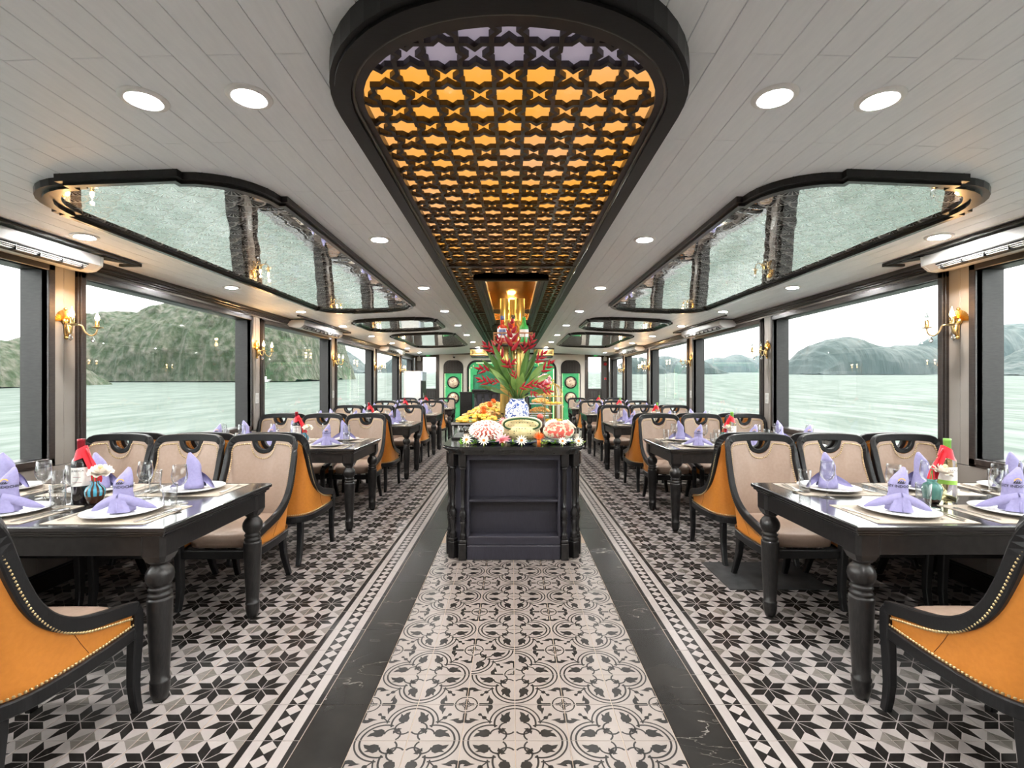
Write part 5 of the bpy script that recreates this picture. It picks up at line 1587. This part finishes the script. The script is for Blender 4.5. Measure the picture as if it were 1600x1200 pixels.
        MB().box(-0.205,0.205,-0.2145,-0.211,0.016,h-0.03).build('front_panel', 'acrylic', r)
        MB().lathe([(0.001,0.018),(0.04,0.018),(0.042,0.05),(0.038,0.054),(0.001,0.054)], 18).build('burner', 'chrome', r)
        fm = MB(); heap(fm, 0.19, 0.17, 0.045, k); fm.xform(Matrix.Translation((0,0,h+0.006)))
        fo = fm.build('food', foods[k], r, fix=False); fo['kind'] = 'stuff'
        fl = MB()
        for ri, (cnt, Lp, ti) in enumerate(((8,0.060,1.0),(6,0.055,0.5))):
            for q in range(cnt):
                a = 2*PI*q/cnt+ri*0.4
                fl.grid(3, 4, lambda u, v: ((Lp*v*math.sin(ti))*math.cos(a)-0.028*math.sin(PI*(0.15+0.83*v))*(u-0.5)*math.sin(a), (Lp*v*math.sin(ti))*math.sin(a)+0.028*math.sin(PI*(0.15+0.83*v))*(u-0.5)*math.cos(a), Lp*v*math.cos(ti)))
        fl.xform(Matrix.Translation((0.05-0.04*(k%2),0.02,h+0.05)))
        fl.build('flower_garnish', 'carrot', r, fix=False)
        # roll-top lid swung open along the inner edge
        if k in (1, 3):
            ld = MB(); N = 14
            for t in range(1):
                def fn(u, v):
                    a = -0.35+1.55*v; R = 0.30
                    return (0.24+0.12-R*0.55*math.cos(a)*0.9+0.07, -0.21+0.42*u, h-0.03+0.30*math.sin(a*0.9)+0.09)
                ld.grid(8, N, fn)
            n_ = len(ld.v); f_ = list(ld.f); ld.add([(x_+0.006, y_, z_) for x_, y_, z_ in ld.v[:n_]], [tuple(reversed(q)) for q in f_], 0, True)
            ld.build('roll_lid', 'chrome', r, fix=False)
            MB().tube([(0.23,-0.2,h),(0.26,-0.2,h+0.05),(0.26,0.2,h+0.05),(0.23,0.2,h)], 0.008, 8).build('hinge', 'chrome', r)
    # ---------------- gold cage stand
    g = px(864, 640, 4.75)
    r = empty('tiered_cake_stand', (g.x, 4.75, z)); R = 0.10
    tag(r, 'gold birdcage-shaped cake stand with two tiers beside the vase', 'cake stand')
    for k in range(10):
        a = 2*PI*k/10
        p = [Vector((R*math.cos(a),R*math.sin(a),0.0)), Vector((R*math.cos(a),R*math.sin(a),0.34))]+[Vector((R*math.cos(w)*math.cos(a),R*math.cos(w)*math.sin(a),0.34+0.13*math.sin(w))) for w in [PI/2*q/6 for q in range(1,7)]]
        MB().tube(p, 0.0032, 6).build('cage_bar', 'polished_brass', r)
    for zz in (0.0, 0.10, 0.27, 0.34):
        MB().tube([Vector((R*math.cos(a),R*math.sin(a),zz+0.003)) for a in [2*PI*q/24 for q in range(24)]], 0.004, 6, closed=True).build('hoop', 'polished_brass', r)
    for zz in (0.085, 0.255):
        d = MB().lathe([(0.001,zz),(0.095,zz),(0.097,zz+0.006),(0.001,zz+0.006)], 24).build('tier_plate', 'porcelain', r)
        cm = MB()
        for k in range(7): a = 2*PI*k/7; cm.lathe([(0.001,zz+0.007),(0.020,zz+0.007),(0.022,zz+0.03),(0.001,zz+0.034)], 10, 0, (0.06*math.cos(a),0.06*math.sin(a),0))
        cm.build('small_cakes', 'yellow_food', d)
    MB().lathe([(0.004,0.47),(0.010,0.478),(0.004,0.49),(0.012,0.50),(0.001,0.52)], 12).build('finial', 'polished_brass', r)
    # ---------------- right half of the buffet
    def fruit_stand(x, Y, label, hts, fm):
        r = empty('fruit_stand', (x,Y,z)); tag(r, label, 'fruit stand')
        for i, h in enumerate(hts):
            MB().box(-0.13,0.13,-0.12,0.12,h-0.012,h,0,b=0.003).build('shelf', 'porcelain', r)
            fmb = MB(); heap(fmb, 0.11, 0.10, 0.04, 20+i); fmb.xform(Matrix.Translation((0,0,h+0.012))); o = fmb.build('fruit_heap', fm[i], r, fix=False); o['kind'] = 'stuff'
        for sx_ in (-1,1):
            for sy_ in (-1,1): MB().box(sx_*0.125,sx_*0.115,sy_*0.115,sy_*0.105,0,hts[-1]-0.01).build('post', 'black_wood', r)
    fruit_stand(0.30, 5.15, 'two-tier stand of carved orange fruit behind the vase', (0.16,0.34), ('mixed_food','mixed_food'))
    fruit_stand(0.34, 5.7, 'two-tier stand of green and orange food behind the cake stand', (0.10,0.24), ('green_food','mixed_food'))
    p = px(844, 652, 4.55); r = empty('glazed_pot', (p.x,4.55,z)); tag(r, 'small dark glazed pot with a red lid right of the vase', 'pot')
    MB().lathe([(0.001,0.0),(0.035,0.0),(0.055,0.05),(0.056,0.09),(0.045,0.13),(0.030,0.14),(0.001,0.14)], 20).build('pot_body', 'brown_glaze', r)
    MB().ball((0,0,0.155), 0.032, 12, 8, 0, (1,1,0.8)).build('lid', 'melon_flesh', r)
    p = px(851, 592, 6.2); r = empty('pink_bouquet', (p.x,6.2,z)); tag(r, 'round bouquet of small pink flowers in a tall glass behind the cake stand', 'bouquet')
    MB().lathe([(0.001,0.0),(0.05,0.0),(0.035,0.10),(0.045,0.40),(0.042,0.40),(0.001,0.12)], 16).build('glass_vase', 'acrylic', r)
    fmb = MB(); rn = random.Random(5)
    for k in range(60):
        d = Vector((rn.gauss(0,1),rn.gauss(0,1),rn.gauss(0,1))).normalized()*0.085; fmb.ball((d.x,d.y,0.50+d.z), 0.022, 6, 4)
    fmb.build('blossoms', 'lotus_grad', r)
    MB().tube([(0,0,0.1),(0,0,0.45)], 0.01, 6).build('stems', 'stem_green', r)
on_counter()

# ------------------------------------------------------------------ brass pipes and the hanging bottle shelf
def bar_shelf():
    SY = 5.05
    for (x, nm) in ((-0.085,'left'), (0.095,'right')):
        m = MB().tube([(x,SY+0.22,CZ+0.001),(x,SY+0.22,1.6),(x,SY+0.22,2.271)], 0.047, 20)
        m.tube([Vector((x,SY+0.20,1.9)) + Vector((0.045*(1-math.cos(w)) if x < 0 else -0.045*(1-math.cos(w)), -0.05, 0.14*math.sin(w)-0.02)) for w in [PI*k/14 for k in range(15)]], 0.020, 12)
        o = m.build('brass_pipe', 'polished_brass'); tag(o, 'thick polished brass pipe from the counter to the ceiling, %s one of the pair' % nm, 'pipe', 'brass pipes')
    o = MB().tube([(0.005,SY+0.27,CZ+0.001),(0.005,SY+0.27,2.271)], 0.036, 16).build('brass_pipe', 'polished_brass'); tag(o, 'thinner polished brass pipe between the two thick ones', 'pipe', 'brass pipes')
    p0 = px(800, 538, SY); zb = p0.z
    r = empty('bottle_shelf', (0.012, SY, zb)); tag(r, 'hanging shelf with a small wooden rail carrying three spirit bottles', 'shelf')
    MB().box(-0.21,0.24,-0.14,0.30,-0.035,-0.004,0,b=0.012).build('base', 'satin_black', r)
    wd = noisy('rail_wood', (0.35,0.15,0.06), (0.45,0.20,0.09), 30, (1,1,8), rough=0.4)
    MB().box(-0.20,0.20,-0.13,0.13,-0.004,0.004).build('tray', wd, r)
    for y in (-0.125, 0.125):
        MB().box(-0.205,0.205,y-0.006,y+0.006,0.100,0.114,0,b=0.002).build('rail', wd, r); MB().box(-0.205,0.205,y-0.006,y+0.006,0.0,0.012,0,b=0.002).build('rail', wd, r)
        for k in range(6): MB().box(-0.2+k*0.08-0.004,-0.2+k*0.08+0.004,y-0.004,y+0.004,0.01,0.102).build('spindle', wd, r)
    mat('spirit_red', (0.40,0.03,0.015), 0.08, coat=0.5); mat('spirit_amber', (0.65,0.10,0.02), 0.08, coat=0.5); mat('spirit_green', (0.02,0.30,0.05), 0.08, coat=0.5); mat('label_blue', (0.06,0.10,0.28), 0.5); mat('label_white', (0.80,0.80,0.78), 0.5)
    def spirit(x, prof, bm, cap, lab, words, lz):
        b = empty('spirit_bottle', (0.012+x, SY, zb+0.0045)); tag(b, words, 'bottle', 'spirit bottles on the shelf')
        MB().lathe(prof, 22).build('bottle_body', bm, b)
        zt = prof[-1][1]; MB().lathe([(0.019,zt-0.035),(0.020,zt-0.03),(0.020,zt+0.006),(0.001,zt+0.006)], 14).build('cap', cap, b)
        R = max(q[0] for q in prof)+0.0012
        for (z0, z1, m, a) in lz: MB().grid(12, 2, lambda u, v: (R*math.sin((u-0.5)*a), -R*math.cos((u-0.5)*a), z0+(z1-z0)*v)).build('label', m, b, fix=False)
    A = [(0.001,0),(0.052,0),(0.054,0.01),(0.054,0.17),(0.046,0.19),(0.022,0.20),(0.018,0.21),(0.018,0.29),(0.001,0.29)]
    B = [(0.001,0),(0.038,0),(0.040,0.01),(0.040,0.15),(0.034,0.175),(0.018,0.20),(0.020,0.23),(0.016,0.25),(0.016,0.30),(0.001,0.30)]
    C = [(0.001,0),(0.047,0),(0.049,0.01),(0.049,0.165),(0.046,0.19),(0.028,0.205),(0.020,0.24),(0.018,0.28),(0.001,0.28)]
    spirit(-0.115, A, 'spirit_red', 'label_blue', None, 'squat red spirit bottle with a blue and white label on the hanging shelf', ((0.06,0.16,'label_white',2.6),(0.085,0.15,'label_blue',1.5)))
    spirit(0.0, B, 'spirit_amber', 'bottle_dark', None, 'amber spirit bottle with dark cap in the middle of the hanging shelf', ((0.05,0.12,'label_white',2.2),))
    spirit(0.115, C, 'spirit_green', 'spirit_green', None, 'green spirit bottle with a white label on the hanging shelf', ((0.07,0.15,'label_white',2.6),))
bar_shelf()

# ------------------------------------------------------------------ far end furniture
def far_end():
    # drinks fridge
    r = empty('drinks_fridge', (-2.62, 12.9, 0)); tag(r, 'white upright drinks fridge by the far end of the left windows', 'fridge')
    MB().box(-0.26,0.20,-0.30,0.30,0.0,1.68,0,b=0.01).build('cabinet', 'plastic_white', r)
    MB().box(0.20,0.235,-0.30,0.30,0.10,1.42,0,b=0.006).build('glass_door', 'dark_slot', r)
    MB().box(0.20,0.245,-0.30,0.30,1.43,1.67,0,b=0.008).build('sign_box', mat('fridge_sign', (0.45,0.50,0.58), 0.3), r)
    MB().tube([(0.25,-0.25,0.6),(0.265,-0.25,0.7),(0.265,-0.25,1.0),(0.25,-0.25,1.1)], 0.01, 8).build('door_handle', 'steel', r)
    # black side cabinet and fluted bar
    r = empty('bar_cabinet', (-1.19, 12.6, 0)); tag(r, 'plain black cabinet left of the fluted bar at the far end', 'cabinet')
    MB().box(-0.16,0.16,-0.3,0.3,0.0,1.10,0,b=0.006).build('body', 'black_wood', r); MB().box(-0.175,0.175,-0.315,0.315,1.10,1.13,0,b=0.006).build('top', 'black_wood', r)
    r = empty('bar_counter', (-0.35, 12.2, 0)); tag(r, 'black bar counter with turned balusters before the green niche', 'counter')
    MB().box(-0.60,0.75,-0.25,0.25,0.0,1.10,0,b=0.004).build('body', 'counter_black', r)
    MB().box(-0.66,0.80,-0.33,0.30,1.14,1.20,0,b=0.015).build('top', 'table_top_black', r); MB().box(-0.63,0.77,-0.30,0.28,1.09,1.14,0,b=0.01).build('cornice', 'black_wood', r)
    pm = MB().lathe([(0.02,0.12),(0.035,0.16),(0.025,0.2),(0.03,0.6),(0.035,0.9),(0.025,0.95),(0.035,1.0)], 12); pm.box(-0.035,0.035,-0.035,0.035,0,0.12).box(-0.035,0.035,-0.035,0.035,1.0,1.09)
    me = pm.mesh('baluster', ['black_wood'])
    for k in range(8): link('baluster', me, r, (-0.56+k*0.18,-0.275,0))
    # gold units beside the ceiling feature
    for s, nm in ((-1,'left'), (1,'right')):
        x = s*0.84
        r = empty('gold_valance_unit', (x, 12.6, 2.03)); tag(r, 'gilded box unit under the ceiling at the far end, %s of the ceiling feature' % nm, 'ceiling unit')
        MB().box(-0.26,0.26,-0.15,0.15,0.05,0.225,0,b=0.015).build('casing', mat('gilt_%d' % (s+1), (0.62,0.43,0.15), 0.35, 0.7), r)
        MB().box(-0.27,0.27,-0.16,0.16,0.215,0.24,0,b=0.006).build('top_trim', 'black_wood', r); MB().box(-0.24,0.24,-0.14,0.14,0.0,0.05,0,b=0.02).build('underside', 'black_wood', r)
        MB().box(-0.22,0.22,-0.157,-0.15,0.09,0.19,0,b=0.003).build('front_panel', 'brass', r)
    r = empty('dome_camera', (-1.77, YB-0.10, 2.18)); tag(r, 'small white and black dome camera above the left arched panel', 'camera')
    MB().lathe([(0.001,0.04),(0.045,0.04),(0.05,0.0),(0.045,-0.01),(0.001,-0.01)], 16).build('mount', 'plastic_white', r); MB().ball((0,-0.01,-0.02), 0.034, 12, 8).build('dome', 'dark_slot', r)
    for s, nm in ((-1,'left'), (1,'right')):
        r = empty('wall_speaker', (s*2.84, YB-0.12, 2.10)); tag(r, 'small white box speaker in the far %s corner under the ceiling' % nm, 'speaker')
        MB().box(-0.045,0.045,-0.05,0.05,-0.06,0.06,0,b=0.006).build('cabinet', 'plastic_white', r); MB().box(-0.012,0.012,-0.01,0.08,0.055,0.12).build('bracket', 'ac_white', r)
    for k, zz in enumerate((1.95, 1.50)):
        r = empty('alarm_bell', (2.86, YB-0.05, zz)); tag(r, 'small red alarm %s on the wall by the right end door' % ('bell, the upper one' if k == 0 else 'button, the lower one'), 'alarm')
        MB().lathe([(0.001,-0.02),(0.045 if k == 0 else 0.03,-0.02),(0.05 if k == 0 else 0.033,0.0),(0.04 if k == 0 else 0.028,0.03),(0.001,0.04)], 16, axis='y').build('dome', mat('alarm_red_%d' % k, (0.5,0.01,0.02), 0.4), r)
        MB().box(-0.03,0.03,0.0,0.05,-0.03,0.03).build('back_box', 'plastic_white', r)
far_end()

# ------------------------------------------------------------------ outside: bay and limestone islets
TILT = (601-580)/F         # the vessel trims slightly by the head, so the sea rises ahead in deck coordinates
SEA0 = -2.3
def sea_z(y): return SEA0+TILT*y
HAZE = 0.000085
def outside():
    m = mat('sea_water', (0.105,0.150,0.122), 0.34, spec=0.16, ior=1.33)
    n, l, b0 = nodes(m); n.remove(b0)
    b = n.new('ShaderNodeBsdfGlossy'); b.inputs['Roughness'].default_value = 0.30
    df = n.new('ShaderNodeBsdfDiffuse'); df.inputs['Color'].default_value = (0.076,0.094,0.083,1)
    ms = n.new('ShaderNodeMixShader'); l.new(df.outputs[0], ms.inputs[1]); l.new(b.outputs[0], ms.inputs[2]); l.new(ms.outputs[0], n['Material Output'].inputs['Surface'])
    g = n.new('ShaderNodeNewGeometry'); mp = n.new('ShaderNodeMapping'); mp.inputs['Scale'].default_value = (0.7,0.16,1); l.new(g.outputs['Position'], mp.inputs['Vector'])
    t = n.new('ShaderNodeTexNoise'); t.inputs['Scale'].default_value = 0.8; t.inputs['Detail'].default_value = 6; t.inputs['Roughness'].default_value = 0.6; l.new(mp.outputs['Vector'], t.inputs['Vector'])
    wr = n.new('ShaderNodeMapRange'); wr.inputs['From Min'].default_value = 0.38; wr.inputs['From Max'].default_value = 0.66; wr.inputs['To Min'].default_value = 0.015; wr.inputs['To Max'].default_value = 0.125; l.new(t.outputs['Fac'], wr.inputs['Value']); l.new(wr.outputs['Result'], ms.inputs[0])
    bp = n.new('ShaderNodeBump'); bp.inputs['Strength'].default_value = 0.3; bp.inputs['Distance'].default_value = 0.25; l.new(t.outputs['Fac'], bp.inputs['Height']); l.new(bp.outputs['Normal'], b.inputs['Normal']); l.new(bp.outputs['Normal'], df.inputs['Normal'])
    D = 5500
    o = MB().add([(-D,-D,sea_z(-D)),(D,-D,sea_z(-D)),(D,D,sea_z(D)),(-D,D,sea_z(D))], [(0,1,2,3)]).build('sea', 'sea_water', fix=False); struct(o)
    # hull side below the windows so the deck does not float
    struct(MB().box(-WX-0.16,WX+0.16,Y0-0.2,YB+0.3,-2.4,-0.09).build('hull', 'white_paint'))
    rock = noisy('karst_near', (0.016,0.029,0.009), (0.090,0.085,0.068), 0.55, (1,1,0.7), detail=12, lo=0.42, hi=0.72, rough=0.9, bump=1.0, bdist=1.5)
    far_ = noisy('karst_haze_tinted', (0.018,0.030,0.028), (0.050,0.060,0.058), 0.05, (1,1,0.5), detail=6, lo=0.45, hi=0.65, rough=0.95)  # bluish tint puts distance haze into the rock colour
    def hill(name, prof, Y, depth, m, label, amp=0.06, nx=140, ny=26, seed=0):
        """islet: crest heights along x at distance Y, with a rounded, craggy cross-section"""
        pts = [((x-800)*Y/F, max((580-y)*Y/F, 0.0)) for x, y in prof]
        X0, X1 = pts[0][0], pts[-1][0]; H = max(p[1] for p in pts)
        mid = (X0+X1)/2
        def crest(x):
            for i in range(len(pts)-1):
                if pts[i][0] <= x <= pts[i+1][0]:
                    t = (x-pts[i][0])/max(pts[i+1][0]-pts[i][0],1e-6); t = t*t*(3-2*t)*0.5+t*0.5
                    return pts[i][1]+(pts[i+1][1]-pts[i][1])*t
            return 0
        V = []
        sc = 1/(0.16*H+1e-3)
        for j in range(ny):
            v = j/(ny-1)*2-1
            for i in range(nx):
                x = X0+(X1-X0)*i/(nx-1)
                k = max(1-abs(v)**2.6, 0)**0.55
                h = crest(x)*k
                q = Vector((x*sc+seed*7, v*depth*sc*0.7, h*sc*0.35))
                nz = noise.fractal(q, 1.0, 2.1, 5)
                nd = noise.fractal(q*0.9+Vector((31,7,3)), 1.0, 2.0, 5)
                h2 = max(h+amp*H*nz*(0.3+0.7*k), 0)*(1 if k > 0 else 0)
                V.append((x-mid, v*depth+nd*amp*H*1.4, h2-0.02*H*(k <= 0)))
        F_ = [(j*nx+i, j*nx+i+1, (j+1)*nx+i+1, (j+1)*nx+i) for j in range(ny-1) for i in range(nx-1)]
        o = MB().add(V, F_, 0, False).build(name, m); o.location = (mid, Y+depth*0.0, sea_z(Y))
        tag(o, label, 'island', 'limestone islets')
    hill('limestone_islet', [(-160,575),(-120,530),(-60,508),(-10,506),(18,514),(34,528),(50,542),(62,560),(72,580)], 110, 20, rock, 'green wooded shore seen through the nearest left window', 0.08, seed=1)
    hill('limestone_islet', [(60,580),(80,545),(100,520),(125,505),(150,496),(168,488),(176,481),(195,483),(222,476),(245,482),(258,488),(270,474),(300,462),(330,458),(370,455),(410,450),(450,455),(480,462),(500,480),(508,520),(516,572),(520,580)], 190, 34, rock, 'large wooded limestone cliff filling the left windows', 0.05, nx=300, ny=44, seed=2)
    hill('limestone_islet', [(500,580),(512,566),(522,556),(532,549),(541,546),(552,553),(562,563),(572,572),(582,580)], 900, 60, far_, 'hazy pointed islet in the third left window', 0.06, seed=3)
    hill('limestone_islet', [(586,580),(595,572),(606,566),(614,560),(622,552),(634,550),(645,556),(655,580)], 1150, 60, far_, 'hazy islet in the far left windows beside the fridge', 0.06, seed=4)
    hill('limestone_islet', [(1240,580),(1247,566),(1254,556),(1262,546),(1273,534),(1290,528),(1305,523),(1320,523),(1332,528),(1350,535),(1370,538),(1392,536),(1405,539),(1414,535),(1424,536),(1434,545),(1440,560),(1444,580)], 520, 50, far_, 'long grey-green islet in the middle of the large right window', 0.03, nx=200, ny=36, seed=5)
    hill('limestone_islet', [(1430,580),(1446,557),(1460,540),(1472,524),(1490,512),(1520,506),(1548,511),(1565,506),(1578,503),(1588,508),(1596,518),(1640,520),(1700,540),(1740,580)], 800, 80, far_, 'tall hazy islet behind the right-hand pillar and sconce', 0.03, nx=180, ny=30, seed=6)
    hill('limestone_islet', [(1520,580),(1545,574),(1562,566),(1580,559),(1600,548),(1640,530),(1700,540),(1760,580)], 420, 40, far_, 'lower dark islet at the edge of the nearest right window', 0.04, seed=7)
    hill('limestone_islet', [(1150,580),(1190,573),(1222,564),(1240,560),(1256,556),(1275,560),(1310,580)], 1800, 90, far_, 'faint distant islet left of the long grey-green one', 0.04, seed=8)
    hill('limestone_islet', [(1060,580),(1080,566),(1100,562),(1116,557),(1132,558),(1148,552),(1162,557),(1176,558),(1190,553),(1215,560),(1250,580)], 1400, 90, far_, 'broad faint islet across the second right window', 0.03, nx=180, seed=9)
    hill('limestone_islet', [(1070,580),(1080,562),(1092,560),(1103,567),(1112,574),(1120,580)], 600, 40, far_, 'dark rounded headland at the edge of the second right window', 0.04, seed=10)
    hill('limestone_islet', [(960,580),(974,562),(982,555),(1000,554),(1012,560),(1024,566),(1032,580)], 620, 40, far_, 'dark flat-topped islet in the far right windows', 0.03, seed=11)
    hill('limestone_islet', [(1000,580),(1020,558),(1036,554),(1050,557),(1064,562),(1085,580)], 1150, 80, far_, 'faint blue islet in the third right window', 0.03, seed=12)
    if HAZE:
        hm = bpy.data.materials.new('sea_haze'); hm.use_nodes = True; hn, hl = hm.node_tree.nodes, hm.node_tree.links; hn.remove(hn['Principled BSDF'])
        vs = hn.new('ShaderNodeVolumeScatter'); vs.inputs['Color'].default_value = (0.66,0.90,1.0,1); vs.inputs['Density'].default_value = HAZE; hl.new(vs.outputs[0], hn['Material Output'].inputs['Volume'])
        for s_, nm in ((-1,'left'),(1,'right')):
            o = MB().box(s_*40, s_*3500, -60, 3500, sea_z(-60)+0.5, 260).build('sea_haze', hm); o['kind'] = 'stuff'; tag(o, 'thin pale haze over the bay on the %s side' % nm, 'haze')
    # white tour boat far off
    p = Vector(((410-800)*150/F, 150, sea_z(150)))
    r = empty('tour_boat', p); tag(r, 'tiny white tour boat at the foot of the cliff in the second left window', 'boat')
    MB().prism([(-2.2,0.2),(1.8,0.2),(2.6,1.0),(-2.4,0.9)], -0.6, 0.6, 0, 'y').build('boat_hull', 'plastic_white', r); MB().box(-1.6,1.2,-0.5,0.5,0.95,1.9,0,b=0.1).build('cabin', 'plastic_white', r)
outside()
